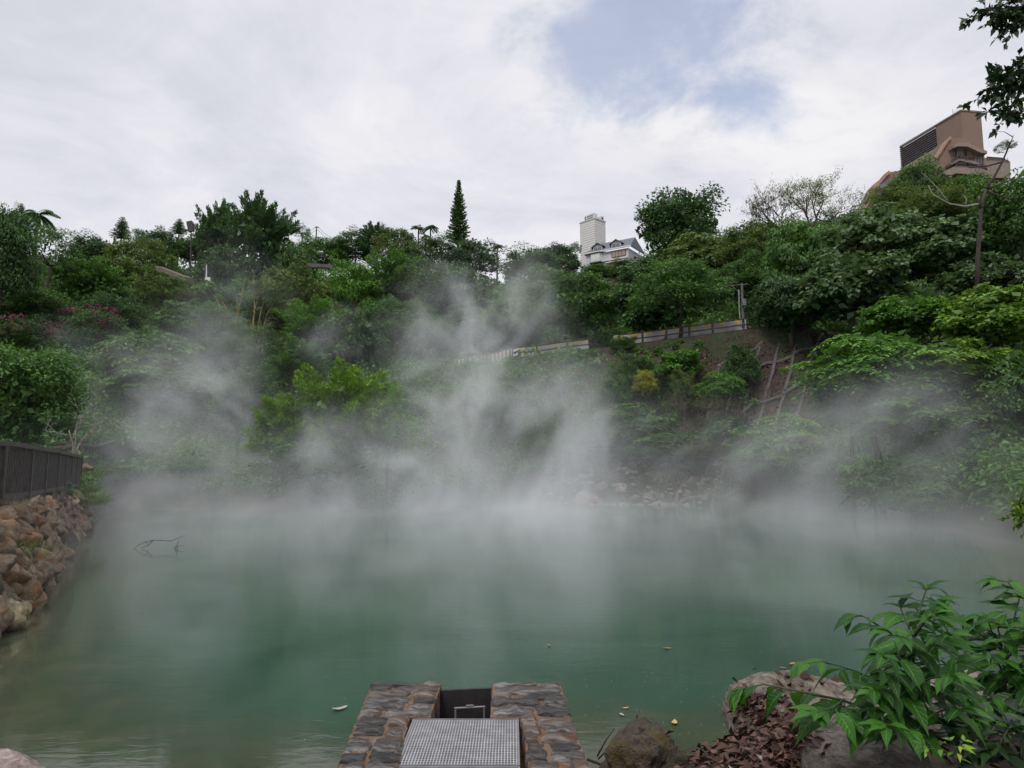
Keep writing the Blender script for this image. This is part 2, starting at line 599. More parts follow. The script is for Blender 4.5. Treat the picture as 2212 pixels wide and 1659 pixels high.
POND = [(-3.5, 5.3), (-6.5, 8.5)] + POND + [(-24, 45), (-20, 46.5), (-14, 46), (-8, 48.5), (-3, 52.5), (2, 54), (8, 53.5), (18, 50.5), (23, 45), (21.5, 41), (19.5, 36), (19, 30), (15.5, 22), (10, 13), (6.4, 8), (3, 6.8), (1.5, 6.2), (0, 5.6)]


def pond_dist(x, y):
    """signed distance to the pond's edge, negative on the water"""
    best = 1e9
    inside = False
    n = len(POND)
    for i in range(n):
        x1, y1 = POND[i]
        x2, y2 = POND[(i + 1) % n]
        dx, dy = x2 - x1, y2 - y1
        t = max(0, min(1, ((x - x1) * dx + (y - y1) * dy) / (dx * dx + dy * dy)))
        best = min(best, math.hypot(x - x1 - t * dx, y - y1 - t * dy))
        if (y1 > y) != (y2 > y) and x < (x2 - x1) * (y - y1) / (y2 - y1) + x1:
            inside = not inside
    return -best if inside else best


def hill(x, y):
    u = 1106 + x / max(y, 4.0) * F * 0.993
    u = max(COLS[0][0], min(COLS[-1][0], u))
    for i in range(len(COLS) - 1):
        if COLS[i][0] <= u <= COLS[i + 1][0]:
            break
    f = (u - COLS[i][0]) / (COLS[i + 1][0] - COLS[i][0])

    def z(rows):
        for j in range(len(rows) - 1):
            if rows[j][0] <= y <= rows[j + 1][0]:
                g = (y - rows[j][0]) / (rows[j + 1][0] - rows[j][0])
                return rows[j][1] + (rows[j + 1][1] - rows[j][1]) * g
        return rows[0][1] if y < 0 else rows[-1][1]
    return z(COLS[i][1]) * (1 - f) + z(COLS[i + 1][1]) * f


def ground(x, y):
    z = hill(x, y)
    d = pond_dist(x, y) if y < 70 else 9.0
    k = max(0.0, min(1.0, (d + 0.6) / 1.8))
    k = k * k * (3 - 2 * k)
    n = mnoise.fractal(Vector((x * 0.16, y * 0.16, 3.0)), 0.9, 2.1, 4) * min(0.9, max(0.0, (y - 36) * 0.06))
    return -1.6 * (1 - k) + (z + n) * k


def fg(x, y):
    """the near bank"""
    d = pond_dist(x, y)
    k = max(0.0, min(1.0, (d + 0.05) / 0.5))
    z = 0.32 + 0.36 * max(0.0, min(1.0, (5.6 - y) / 2.0)) + 0.30 * max(0.0, min(1.0, (x - 1.6) / 1.4))
    z += 0.38 * math.exp(-((x - 1.74) / 0.36) ** 2 - ((y - 4.95) / 0.5) ** 2)
    z += 0.07 * mnoise.noise(Vector((x * 1.7, y * 1.7, 1)))
    return -0.9 * (1 - k) + z * k


def grid_mesh(name, xs, ys, fn):
    vs = [(x, y, fn(x, y)) for y in ys for x in xs]
    w = len(xs)
    fs = [(j * w + i, j * w + i + 1, (j + 1) * w + i + 1, (j + 1) * w + i) for j in range(len(ys) - 1) for i in range(w - 1)]
    me = bpy.data.meshes.new(name)
    me.from_pydata(vs, [], fs)
    me.polygons.foreach_set('use_smooth', [True] * len(me.polygons))
    return me


def soil_mat():
    m, nt, p = material('hillside_soil')
    tc = nt.new('ShaderNodeTexCoord').outputs['Object']
    n1 = nt.noise(tc, 0.35, 6, 0.62)
    n2 = nt.noise(tc, 3.0, 6, 0.7)
    base = nt.ramp(n2, [(0.25, (0.014, 0.011, 0.009)), (0.5, (0.042, 0.028, 0.020)), (0.75, (0.085, 0.048, 0.034))])
    green = nt.ramp(n2, [(0.3, (0.012, 0.020, 0.008)), (0.7, (0.040, 0.060, 0.020))])
    nt.put(p.inputs['Base Color'], nt.mix(nt.maprange(n1, 0.45, 0.6), base, green))
    p.inputs['Roughness'].default_value = 0.95
    b = nt.new('ShaderNodeBump')
    b.inputs['Strength'].default_value = 0.8
    b.inputs['Distance'].default_value = 0.25
    nt.l.new(n2, b.inputs['Height'])
    nt.l.new(b.outputs[0], p.inputs['Normal'])
    return m


def spaced(a, b, near, far, knee0, knee1):
    out, v = [], a
    while v < b:
        out.append(v)
        v += near if knee0 <= v < knee1 else far
    return out + [b]


xs = spaced(-420, 560, 1.1, 12, -48, 60)
ys = spaced(7, 620, 1.1, 9, 7, 92)
SOIL = soil_mat()
tag(link('hillside', grid_mesh('hillside', xs, ys, ground), SOIL), 'steep wooded valley side rising round the pond', None, None, 'structure')

# ------------------------------------------------------------------ water


def water_mat():
    m, nt, p = material('pond_water')
    tc = nt.new('ShaderNodeTexCoord').outputs['Object']
    sh = nt.new('ShaderNodeAttribute', attribute_name='shallow').outputs['Fac']
    n1 = nt.noise(tc, 0.22, 5, 0.6, 1.0)
    n2 = nt.noise(tc, 0.9, 6, 0.6, 1.5)
    deep = nt.ramp(n1, [(0.36, (0.024, 0.058, 0.040)), (0.7, (0.046, 0.090, 0.066))])
    shal = nt.ramp(n2, [(0.3, (0.036, 0.048, 0.026)), (0.7, (0.066, 0.072, 0.044))])
    k = nt.math('ADD', sh, nt.math('MULTIPLY_ADD', n2, 0.5, -0.25))
    nt.put(p.inputs['Base Color'], nt.mix(nt.maprange(k, 0.2, 0.9), deep, shal))
    p.inputs['Roughness'].default_value = 0.07
    p.inputs['IOR'].default_value = 1.33
    mp = nt.new('ShaderNodeMapping')
    mp.inputs['Scale'].default_value = (1.0, 2.2, 1.0)
    nt.l.new(tc, mp.inputs[0])
    h = nt.math('ADD', nt.math('MULTIPLY', nt.noise(mp.outputs[0], 2.2, 4, 0.55, 0.6), 0.6), nt.math('MULTIPLY', nt.noise(mp.outputs[0], 9.0, 3, 0.5), 0.14))
    b = nt.new('ShaderNodeBump')
    b.inputs['Strength'].default_value = 0.15
    b.inputs['Distance'].default_value = 0.022
    nt.l.new(h, b.inputs['Height'])
    nt.l.new(b.outputs[0], p.inputs['Normal'])
    return m


xs = [i * 0.8 for i in range(-44, 45)]
ys = [2 + i * 0.8 for i in range(0, 72)]
me = grid_mesh('pond_water', xs, ys, lambda x, y: 0.0)
sh = me.attributes.new('shallow', 'FLOAT', 'POINT')
vals = []
for v in me.vertices:
    d = -pond_dist(v.co.x, v.co.y)
    near = max(0.0, min(1.0, 1 - d / (3.6 if v.co.x < 1 and v.co.y < 20 else 2.6)))
    left = max(0.0, min(1.0, (-v.co.x - 2.0 - 0.25 * v.co.y) / 3.5)) * max(0, min(1, (16 - v.co.y) / 7))
    vals.append(max(near, left * 0.8))
sh.data.foreach_set('value', vals)
tag(link('pond_water', me, water_mat()), 'milky green hot spring pond', None, None, 'structure')

# ------------------------------------------------------------------ near bank
xs = [i * 0.16 for i in range(-50, 66)]
ys = [-6 + i * 0.16 for i in range(0, 92)]
GROUNDM = simple('bank_soil', (0.050, 0.034, 0.024), 0.95, 0.5, 5, 0.8)
tag(link('near_bank', grid_mesh('near_bank', xs, ys, fg), GROUNDM), 'dark earth bank at the near edge of the pond', None, None, 'structure')


# ------------------------------------------------------------------ rocks
def rock_mesh(name, seed, sub=4, rough=0.22, flat=1.0, cut=0.6, freq=1.1):
    bm = bmesh.new()
    bmesh.ops.create_icosphere(bm, subdivisions=sub, radius=1.0)
    off = Vector((seed * 7.3, seed * 1.7, seed * 3.9))
    rnd = random.Random(seed)
    planes = []
    for _ in range(7):
        n = Vector((rnd.gauss(0, 1), rnd.gauss(0, 1), rnd.gauss(0, 1))).normalized()
        planes.append((n, rnd.uniform(cut, 0.95)))
    for v in bm.verts:
        p = v.co.copy()
        for n, h in planes:
            e = p.dot(n) - h
            if e > 0:
                p -= n * e * 0.82
        k = mnoise.fractal(p * freq + off, 1.0, 2.0, 5) * rough + mnoise.noise(p * 0.9 + off) * rough * 0.8
        p *= 1 + k
        p.z *= flat
        v.co = p
    me = bpy.data.meshes.new(name)
    bm.to_mesh(me)
    bm.free()
    me.polygons.foreach_set('use_smooth', [True] * len(me.polygons))
    return me


def rock_mat(name, lo, mid, hi, stain=None, sc=3.0, bump=0.5, stretch=None, rough=0.8, pit=0.0):
    m, nt, p = material(name)
    tc = nt.new('ShaderNodeTexCoord').outputs['Object']
    if stretch:
        mp = nt.new('ShaderNodeMapping')
        mp.inputs['Scale'].default_value = stretch
        nt.l.new(tc, mp.inputs[0])
        tc = mp.outputs[0]
    oi = nt.new('ShaderNodeObjectInfo').outputs['Random']
    n1 = nt.noise(tc, sc, 8, 0.68, 0.8)
    n2 = nt.noise(tc, sc * 0.45, 4, 0.6, 0.4)
    v = nt.math('ADD', n1, nt.math('MULTIPLY_ADD', oi, 0.22, -0.11))
    col = nt.ramp(v, [(0.34, lo), (0.50, mid), (0.66, hi)])
    if stain:
        w = nt.math('ADD', n2, nt.math('MULTIPLY_ADD', oi, 0.24, -0.12))
        col = nt.mix(nt.maprange(w, 0.5, 0.66), col, stain)
    nt.put(p.inputs['Base Color'], col)
    p.inputs['Roughness'].default_value = rough
    h = nt.noise(tc, sc * 3.5, 8, 0.7)
    if pit:
        vo = nt.new('ShaderNodeTexVoronoi')
        nt.l.new(tc, vo.inputs['Vector'])
        vo.inputs['Scale'].default_value = sc * 3
        h = nt.math('ADD', h, nt.math('MULTIPLY', nt.maprange(vo.outputs['Distance'], 0.0, 0.35), pit))
    b = nt.new('ShaderNodeBump')
    b.inputs['Strength'].default_value = bump
    b.inputs['Distance'].default_value = 0.08
    nt.l.new(h, b.inputs['Height'])
    nt.l.new(b.outputs[0], p.inputs['Normal'])
    return m


BOULDER = rock_mat('boulder_stone', (0.082, 0.058, 0.038), (0.205, 0.148, 0.096), (0.350, 0.270, 0.185), (0.250, 0.130, 0.058), 2.6, 1.0)
PINKROCK = rock_mat('pale_pink_stone', (0.100, 0.080, 0.062), (0.290, 0.240, 0.190), (0.480, 0.410, 0.340), (0.125, 0.092, 0.060), 4.0, 1.0, (1, 1, 2.2))
GREYROCK = rock_mat('grey_stone', (0.062, 0.052, 0.044), (0.140, 0.120, 0.102), (0.260, 0.225, 0.195), None, 4.0, 1.0, (1, 1, 2.0))
POREROCK = rock_mat('porous_stone', (0.030, 0.024, 0.016), (0.085, 0.068, 0.044), (0.160, 0.125, 0.075), (0.130, 0.090, 0.030), 3.6, 1.0, None, 0.9, 0.8)
SHOREROCK = rock_mat('shore_stone', (0.110, 0.090, 0.080), (0.200, 0.165, 0.150), (0.330, 0.290, 0.270), (0.220, 0.130, 0.090), 2.0)
SULPHUR = rock_mat('sulphur_stained_stone', (0.120, 0.100, 0.060), (0.240, 0.200, 0.110), (0.360, 0.330, 0.220), (0.300, 0.210, 0.050), 2.5)

RP = [rock_mesh('boulder_mesh', 40 + i, 4, 0.17, 1.0, 0.5, 1.3) for i in range(9)]


def rock(name, me, loc, sc, rot, mat, parent=None):
    o = link(name, me, None, parent)
    if len(me.materials) == 0:
        me.materials.append(mat)
    elif me.materials[0] != mat:
        o.material_slots[0].link = 'OBJECT'
        o.material_slots[0].material = mat
    o.location = loc
    o.scale = sc
    o.rotation_euler = rot
    return o


# the boulder wall on the left
wb0, wb1 = Vector((on(0, 1345, 0).x, on(0, 1345, 0).y, 0)), Vector((on(207, 1135, 0).x, on(207, 1135, 0).y, 0))
wt0, wt1 = at(0, 1088, 14.3), at(200, 1062, 31.5)
wt0.z, wt1.z = 1.70, 1.50
WALL = empty('retaining_wall', wb0, 'dry stone retaining wall of rounded brown boulders at the left edge of the pond', 'stone wall')
rnd = random.Random(5)


def wallpt(s, t):
    b = wb0.lerp(wb1, s)
    p = wt0.lerp(wt1, s)
    q = b.lerp(p, t)
    q.x += 0.18 * math.sin(s * 9) - 0.75 * max(0.0, s)
    return q


spots = []
s = -0.16
L = (wb1 - wb0).length
while s < 0.91:
    rows = 7
    for r in range(rows):
        t = (r + 0.3 + rnd.uniform(-0.2, 0.2)) / rows
        spots.append((s + rnd.uniform(-0.25, 0.25) * 0.6 / L + (r % 2) * 0.3 / L, t, rnd))
    s += 0.60 / L
far_bm = MB(wb0)
k = 0
vis = sorted(spots, key=lambda q: q[0])
shown = [q for q in vis if q[0] > -0.03]
solo = set(id(q) for q in shown[:97])
far = []
for q in vis:
    p = wallpt(q[0], q[1])
    big = rnd.uniform(0.19, 0.44) * (1.15 - 0.45 * q[1])
    sc = (big * rnd.uniform(0.9, 1.45), big * rnd.uniform(0.8, 1.15), big * rnd.uniform(0.65, 0.95))
    rot = (rnd.uniform(-0.6, 0.6), rnd.uniform(-0.6, 0.6), rnd.uniform(0, 6.28))
    mat = BOULDER if rnd.random() < 0.93 or q[1] > 0.15 else SULPHUR
    if q[1] < 0.12 and rnd.random() < 0.3:
        mat = SULPHUR
    me = RP[rnd.randrange(len(RP))]
    if id(q) in solo:
        rock('boulder', me, p - wb0, sc, rot, mat, WALL)
    else:
        far.append((me, p - wb0, sc, rot))
bm = bmesh.new()
for me, loc, sc, rot in far:
    tmp = me.copy()
    M = Matrix.LocRotScale(loc, Matrix.Rotation(rot[2], 3, 'Z') @ Matrix.Rotation(rot[0], 3, 'X'), Vector(sc))
    tmp.transform(M)
    bm.from_mesh(tmp)
    bpy.data.meshes.remove(tmp)
me = bpy.data.meshes.new('distant_boulders')
bm.to_mesh(me)
bm.free()
me.materials.clear()
tag(link('distant_boulders', me, BOULDER, WALL), None, None, None, 'stuff')
core = MB(wb0)
n = 14
vs = []
for i in range(n + 1):
    s = -0.2 + 1.3 * i / n
    b, tpt = wallpt(s, 0), wallpt(s, 1.0)
    inw = Vector((-0.9, -0.42, 0))
    vs += [b + Vector((0, 0, -0.5)) + inw * 0.12, tpt + inw * 0.05 - Vector((0, 0, 0.1)), tpt + inw * 3.2 - Vector((0, 0, 0.05))]
fs = []
for i in range(n):
    a = i * 3
    fs += [(a, a + 3, a + 4, a + 1), (a + 1, a + 4, a + 5, a + 2)]
core.add(vs, fs)
core.build('earth_core', GROUNDM, WALL)

# shore rocks across the pond (2212-frame x, y of the top, width, tone)
far_rocks = [
    (1268, 1062, 60, SHOREROCK, 'tilted flat rock heaped with rubble at the far shore, leftmost of the shore rocks'),
    (1300, 1042, 34, SHOREROCK, 'small pale rock lying behind the rubble heap on the far shore'),
    (1415, 1048, 66, SHOREROCK, 'long pale boulder resting on top of a reddish one at the far shore'),
    (1400, 1066, 36, SHOREROCK, 'round pale boulder leaning under the left end of the long pale boulder'),
    (1425, 1082, 64, BOULDER, 'reddish low boulder at the waterline under the long pale boulder'),
    (1562, 1056, 46, SHOREROCK, 'whitest smooth boulder on the far shore below the spray leaved shrub'),
    (1543, 1040, 26, SHOREROCK, 'small round boulder just behind the whitest smooth boulder'),
    (1590, 1048, 58, GREYROCK, 'large grey slab of rock behind the whitest smooth boulder'),
    (1622, 1062, 60, GREYROCK, 'broad grey boulder at the right end of the row of shore rocks'),
    (1497, 1044, 34, SHOREROCK, 'flat pinkish rock on the shore beside the red grass'),
    (1470, 1062, 20, SHOREROCK, 'small stone among pebbles left of the whitest smooth boulder'),
    (1448, 1040, 30, BOULDER, 'brown stone tucked behind the right end of the long pale boulder'),
    (1340, 1046, 40, SHOREROCK, 'pale low stone in the steam left of the long pale boulder'),
    (1236, 1080, 36, SULPHUR, 'yellowish flat stone at the waterline below the rubble heap'),
]
for i, (px, py, w, m, lab) in enumerate(far_rocks):
    Yd = 53.5 - (1090 - py) * 0.02
    p = at(px, py, Yd + (1085 - py) * 0.05)
    hw = w / F * Yd / 2
    o = rock('shore_rock', RP[i % 9], (p.x, p.y, p.z - hw * 0.62), (hw, hw * 0.9, hw * 0.72), (0, 0, i * 1.3), m)
    tag(o, lab, 'rock', 'rocks on the far shore')
g = random.Random(9)
bm = bmesh.new()
for i in range(420):
    px = g.uniform(1180, 1700)
    Yd = g.uniform(52.5, 56)
    x = (px - 1106) / F * Yd
    z = max(ground(x, Yd), -0.05)
    s_ = g.uniform(0.06, 0.28)
    tmp = RP[i % 9].copy()
    tmp.transform(Matrix.LocRotScale(Vector((x, Yd, z + s_ * 0.2)), Matrix.Rotation(g.uniform(0, 6), 3, 'Z'), Vector((s_ * 1.3, s_, s_ * 0.7))))
    bm.from_mesh(tmp)
    bpy.data.meshes.remove(tmp)
me = bpy.data.meshes.new('shore_pebbles')
bm.to_mesh(me)
bm.free()
me.materials.clear()
tag(link('shore_pebbles', me, SHOREROCK), 'loose stones strewn along the far shore', None, None, 'stuff')

# foreground rocks
o = rock('rock', rock_mesh('rock', 71, 5, 0.16, 1.0, 0.7, 1.5), at(1742, 1558, 5.6), (0.58, 0.54, 0.36), (0.10, 0.16, 0.5), PINKROCK)
tag(o, 'large pale pinkish boulder half covered with dead leaves behind the green shrub', 'rock')
o = rock('rock', rock_mesh('rock', 74, 5, 0.12, 1.0, 0.75, 1.3), at(1862, 1668, 4.35), (0.40, 0.36, 0.29), (0.0, 0.12, 0.9), GREYROCK)
tag(o, 'smooth grey cracked boulder below the green shrub at the bottom edge', 'rock')
pm = rock_mesh('rock', 77, 5, 0.30, 1.0, 0.8, 1.7)
o = rock('rock', pm, at(1388, 1652, 5.3), (0.27, 0.26, 0.24), (0, 0, 2.2), POREROCK)
tag(o, 'small dark pitted rock with yellow lichen right of the stone platform', 'rock')
o = rock('rock', rock_mesh('rock', 79, 5, 0.14, 1.0, 0.7, 1.3), at(-5, 1690, 5.2), (0.36, 0.36, 0.19), (0, 0.1, 0.3), rock_mat('pale_corner_stone', (0.22, 0.16, 0.14), (0.42, 0.34, 0.30), (0.60, 0.52, 0.47), (0.45, 0.27, 0.18), 3.5, 0.7))
tag(o, 'pale pink rock cut off in the bottom left corner', 'rock')
o = rock('rock', rock_mesh('rock', 82, 4, 0.16, 1.0, 0.7, 1.3), at(2130, 1560, 5.2), (0.55, 0.5, 0.33), (0, 0.1, 1.3), PINKROCK)
tag(o, 'shaded brown rock behind the stems of the right hand shrub', 'rock')

# ------------------------------------------------------------------ stone platform with grating and sluice gate
PZ = 0.66
SLATE = rock_mat('slate_stone', (0.045, 0.042, 0.040), (0.140, 0.130, 0.122), (0.460, 0.440, 0.420), (0.110, 0.080, 0.060), 6.0, 1.0, (1.0, 3.2, 3.0), 0.30)  # palest tone, here and below, paints wet sheen along with pale strata
SLATEB = rock_mat('brown_slate_stone', (0.056, 0.045, 0.038), (0.160, 0.128, 0.106), (0.380, 0.330, 0.290), (0.160, 0.088, 0.046), 5.5, 1.0, (1.0, 3.0, 3.0), 0.38)
MORTAR = simple('rusty_mortar', (0.230, 0.105, 0.040), 0.95, 0.5, 9, 0.9, c2=(0.24, 0.17, 0.11))


def stone_block(seed, sx, sy, sz):
    """a split faced block, about sx x sy x sz, rounded and uneven"""
    bm = bmesh.new()
    bmesh.ops.create_cube(bm, size=2.0)
    bmesh.ops.subdivide_edges(bm, edges=bm.edges[:], cuts=9, use_grid_fill=True)
    off = Vector((seed * 5.1, seed * 2.3, seed))
    for v in bm.verts:
        c = v.co.copy()
        s = c.normalized()
        l4 = (abs(c.x) ** 9 + abs(c.y) ** 9 + abs(c.z) ** 9) ** (1 / 9)
        q = c / l4
        p = Vector((q.x * sx / 2, q.y * sy / 2, q.z * sz / 2))
        lay = mnoise.noise(Vector((p.x * 5, p.y * 22, p.z * 16)) + off)
        k = mnoise.fractal(p * 7 + off, 0.9, 2.1, 4)
        p += Vector((s.x * 0.8, s.y * 0.8, s.z)) * (0.026 * k + 0.016 * lay)
        v.co = p
    me = bpy.data.meshes.new('stone')
    bm.to_mesh(me)
    bm.free()
    me.polygons.foreach_set('use_smooth', [True] * len(me.polygons))
    return me


def parapet(label, outer, inner, seed):
    """outer / inner: functions Y -> x of the two top edges; jamb: the far block is wider"""
    g = random.Random(seed)
    y0, y1 = 3.2, YFAR
    org = Vector(((outer(5.0) + inner(5.0)) / 2, 5.0, 0))
    root = empty('stone_parapet', org, label, 'stone wall', 'stone parapets of the platform')
    mor = MB(org)
    y = y1
    i = 0
    while y > y0:
        d = g.uniform(0.12, 0.205)
        if y > YSTEP > y - d or abs(y - d - YSTEP) < 0.06:
            d = y - YSTEP
        yc = y - d / 2
        xa, xb = outer(yc), inner(yc)
        cut = g.choice([0.34, 0.62, 0.66, 0.45, 0.7])
        if d > 0.17 and g.random() < 0.25:
            parts = [(xa, xb)]
        else:
            parts = [(xa, xa + (xb - xa) * cut), (xa + (xb - xa) * cut, xb)]
        for (a, b) in parts:
            gap = g.uniform(0.016, 0.036)
            w = abs(b - a) - gap
            o = link('stone', stone_block(seed * 100 + i, w, d - g.uniform(0.008, 0.022), 0.26), SLATE if g.random() < 0.62 else SLATEB, root)
            o.location = Vector(((a + b) / 2, yc, PZ - 0.13 + g.uniform(-0.012, 0.012))) - org
            o.rotation_euler = (g.uniform(-0.03, 0.03), g.uniform(-0.03, 0.03), g.uniform(-0.03, 0.03))
            i += 1
        mor.prism([(xa + (0.012 if xb > xa else -0.012), y, -0.6), (xb + (-0.012 if xb > xa else 0.012), y, -0.6), (xb + (-0.012 if xb > xa else 0.012), y - d, -0.6), (xa + (0.012 if xb > xa else -0.012), y - d, -0.6)], (0, 0, PZ + 0.6 - 0.022))
        # side courses of the outer face down to the water
        zz = PZ - 0.27
        while zz > -0.2:
            h = g.uniform(0.13, 0.2)
            o = link('stone', stone_block(seed * 100 + i, 0.2, d - 0.014, h - 0.012), SLATEB if g.random() < 0.6 else SLATE, root) if y > 5.1 else None
            if o:
                o.location = Vector((xa + (0.09 if xb > xa else -0.09), yc, zz - h / 2)) - org
                i += 1
            zz -= h
        y -= d
    mor.build('mortar', MORTAR, root)
    return root


pL0, pL1 = on(800, 1470, PZ), on(722, 1659, PZ)
pR0, pR1 = on(1214, 1474, PZ), on(1278, 1659, PZ)
iL0, iL1 = on(957, 1470, PZ), on(862, 1659, PZ)
iR0, iR1 = on(1062, 1474, PZ), on(1138, 1659, PZ)
sL, sR = on(888, 1543, PZ), on(1124, 1550, PZ)
YFAR = pL0.y
YSTEP = sL.y


def lin(a, b):
    return lambda y: a.x + (b.x - a.x) * (y - a.y) / (b.y - a.y)


oL, oR = lin(pL0, pL1), lin(pR0, pR1)
nL, nR = lin(sL, iL1), lin(sR, iR1)
parapet('left stone parapet of slate blocks and rusty mortar beside the metal grating', oL, lambda y: iL0.x if y > YSTEP else nL(y), 3)
parapet('right stone parapet of slate blocks and rusty mortar beside the metal grating', oR, lambda y: iR0.x if y > YSTEP else nR(y), 4)

# dark pit between them
pit = MB()
pit.prism([(oL(5) + 0.2, 3.0, -0.3), (oR(5) - 0.2, 3.0, -0.3), (oR(YFAR) - 0.3, YFAR - 0.1, -0.3), (oL(YFAR) + 0.3, YFAR - 0.1, -0.3)], (0, 0, 0.45))
tag(pit.build('channel_floor', BLACKM), 'dark floor of the channel under the grating', None, None, 'structure')

GZ = PZ - 0.03
gx0, gx1 = sL.x + 0.035, sR.x - 0.03


def grating(ya, yb, label):
    c = Vector(((gx0 + gx1) / 2, (ya + yb) / 2, GZ))
    root = empty('metal_grating', c, label, 'grating', 'metal gratings between the parapets')
    b = MB(c)
    nx = 38
    for i in range(nx + 1):
        x = gx0 + (gx1 - gx0) * i / nx
        b.box((x, (ya + yb) / 2, GZ - 0.002), (0.0064, yb - ya, 0.004))
    ny = max(2, int((yb - ya) / 0.028))
    for j in range(ny + 1):
        y = ya + (yb - ya) * j / ny
        b.box(((gx0 + gx1) / 2, y, GZ - 0.0032), (gx1 - gx0 + 0.006, 0.0088, 0.0034))
    b.build('mesh_panel', GALV, root)
    f = MB(c)
    for x in (gx0 - 0.012, gx1 + 0.012):
        f.box((x, (ya + yb) / 2, GZ - 0.018), (0.014, yb - ya + 0.03, 0.044))
    f.box(((gx0 + gx1) / 2, ya - 0.012, GZ - 0.018), (gx1 - gx0 + 0.01, 0.014, 0.044))
    f.box(((gx0 + gx1) / 2, yb + 0.012, GZ - 0.018), (gx1 - gx0 + 0.01, 0.014, 0.044))
    f.build('rim', GREYM, root)


yg0 = on(1000, 1652, GZ).y
grating(yg0, YSTEP - 0.03, 'square perforated grey metal grating between the two stone parapets')
grating(yg0 - 0.62, yg0 - 0.05, 'second grey metal grating just showing at the bottom edge of the photo')

gy = YFAR - 0.12
gate = empty('sluice_gate', ((iL0.x + iR0.x) / 2, gy, 0.2), 'black steel sluice gate with a small frame handle between the stone parapets', 'sluice gate')
gt = MB(gate.location)
zt = on(1008, 1490, 0.3)
tz = at(1008, 1490, gy).z
gt.prism([(iL0.x - 0.03, gy, -0.5), (iR0.x + 0.03, gy, -0.5), (iR0.x + 0.03, gy, tz + 0.012), (iL0.x - 0.03, gy, tz - 0.008)], (0, 0.03, 0))
gt.build('gate_plate', BLACKM, gate)
hd = MB(gate.location)
hx0, hx1 = at(984, 1520, gy - 0.12).x, at(1046, 1520, gy - 0.12).x
hz = at(1008, 1530, gy - 0.12).z
hd.tube([(hx0, gy - 0.12, 0.1), (hx0, gy - 0.12, hz)], 0.008)
hd.tube([(hx1, gy - 0.12, 0.1), (hx1, gy - 0.12, hz + 0.012)], 0.008)
hd.tube([(hx0 - 0.008, gy - 0.12, hz), (hx1 + 0.008, gy - 0.12, hz + 0.012)], 0.008)
hd.tube([((hx0 + hx1) / 2 - .03, gy - 0.12, hz + 0.02), ((hx0 + hx1) / 2 + .03, gy - 0.12, hz + 0.022)], 0.006)
hd.build('handle', GREYM, gate)

# ------------------------------------------------------------------ fences


def slat_fence(name, pts, h, label, cat, mat, railmat, step=0.16, post=1.9, slat=0.09, postw=0.12, topw=0.14, toph=0.10, gap=0.05, group=None, backing=True):
    """pts: base line in world space; vertical boards, posts, a top rail and a foot rail"""
    org = Vector(pts[0])
    root = empty(name, org, label, cat, group)
    bd, rl = MB(org), MB(org)
    for a, b in zip(pts[:-1], pts[1:]):
        a, b = Vector(a), Vector(b)
        Ls = (b - a).length
        d = (b - a) / Ls
        n = max(1, int(Ls / step))
        nrm = Vector((-d.y, d.x, 0)).normalized()
        for i in range(n + 1):
            p = a + d * (Ls * i / n)
            bd.bar(p + Vector((0, 0, gap)), p + Vector((0, 0, h - 0.02)), slat, 0.03, tuple(nrm))
        rl.bar(a + Vector((0, 0, h + toph / 2)), b + Vector((0, 0, h + toph / 2)), topw, toph)
        rl.bar(a + Vector((0, 0, gap)), b + Vector((0, 0, gap)), topw * 0.6, toph)
        if backing:
            bd.bar(a + nrm * 0.06 + Vector((0, 0, h / 2)), b + nrm * 0.03 + Vector((0, 0, h / 2)), 0.012, h - 0.1)
        m = max(1, int(Ls / post))
        for i in range(m + 1):
            p = a + d * (Ls * i / m)
            ps = MB(org)
            ps.bar(p - Vector((0, 0, 0.25)), p + Vector((0, 0, h)), postw, postw, tuple(nrm))
            ps.build('post', railmat, root)
    bd.build('boards', mat, root)
    rl.build('rails', railmat, root)
    return root


fz0 = at(0, 1080, 15.0)
f1 = at(172, 1049, 30.0)
fm1, fm2 = at(60, 1071, 17.6), at(120, 1060, 22.0)
fpre = at(-260, 1130, 11.6)
slat_fence('wooden_fence', [fpre, fz0, fm1, fm2, f1], 1.10, 'dark stained close boarded fence on top of the boulder wall', 'fence', BLACKWOOD, RAILWOOD, 0.15, 1.9, 0.095)
slat_fence('wooden_fence', [at(100, 1012, 41), at(172, 1000, 43), at(212, 1000, 45), at(246, 988, 47), at(360, 992, 50)], 1.0,
           'dim brown stair fence behind the bare shrub at left', 'fence', BLACKWOOD, RAILWOOD, 0.3, 2.2, 0.1)
slat_fence('wooden_fence', [at(1482, 898, 58.6), at(1560, 896, 58.3), at(1645, 892, 58)], 0.5,
           'low dark picket fence at the foot of the concrete lattice slope', 'fence', TWIG, TWIG, 0.3, 1.9, 0.12, backing=False)
slat_fence('wooden_fence', [at(1955, 905, 45.5), at(2070, 905, 45)], 0.72,
           'low dark picket fence in the shade under the spray leaved trees at right', 'fence', TWIG, TWIG, 0.24, 1.9, 0.1, backing=False)

# the road with its railings and white wall
RF = [at(980, 798, 74.5), at(1052, 788, 73.0), at(1110, 773, 71.8), at(1160, 769, 70.8), at(1226, 760, 69.2), at(1280, 754, 68), at(1338, 747, 66.6), at(1440, 735, 64.8), at(1540, 722, 63.2), at(1640, 709, 61.8), at(1740, 700, 61)]
slat_fence('road_railing', RF[:3], 0.98, 'dark railing with upright balusters at the left end of the road', 'railing', RAILWOOD, RAILWOOD, 0.42, 2.0, 0.17, 0.26, 0.12, 0.14, 0.12, backing=False)


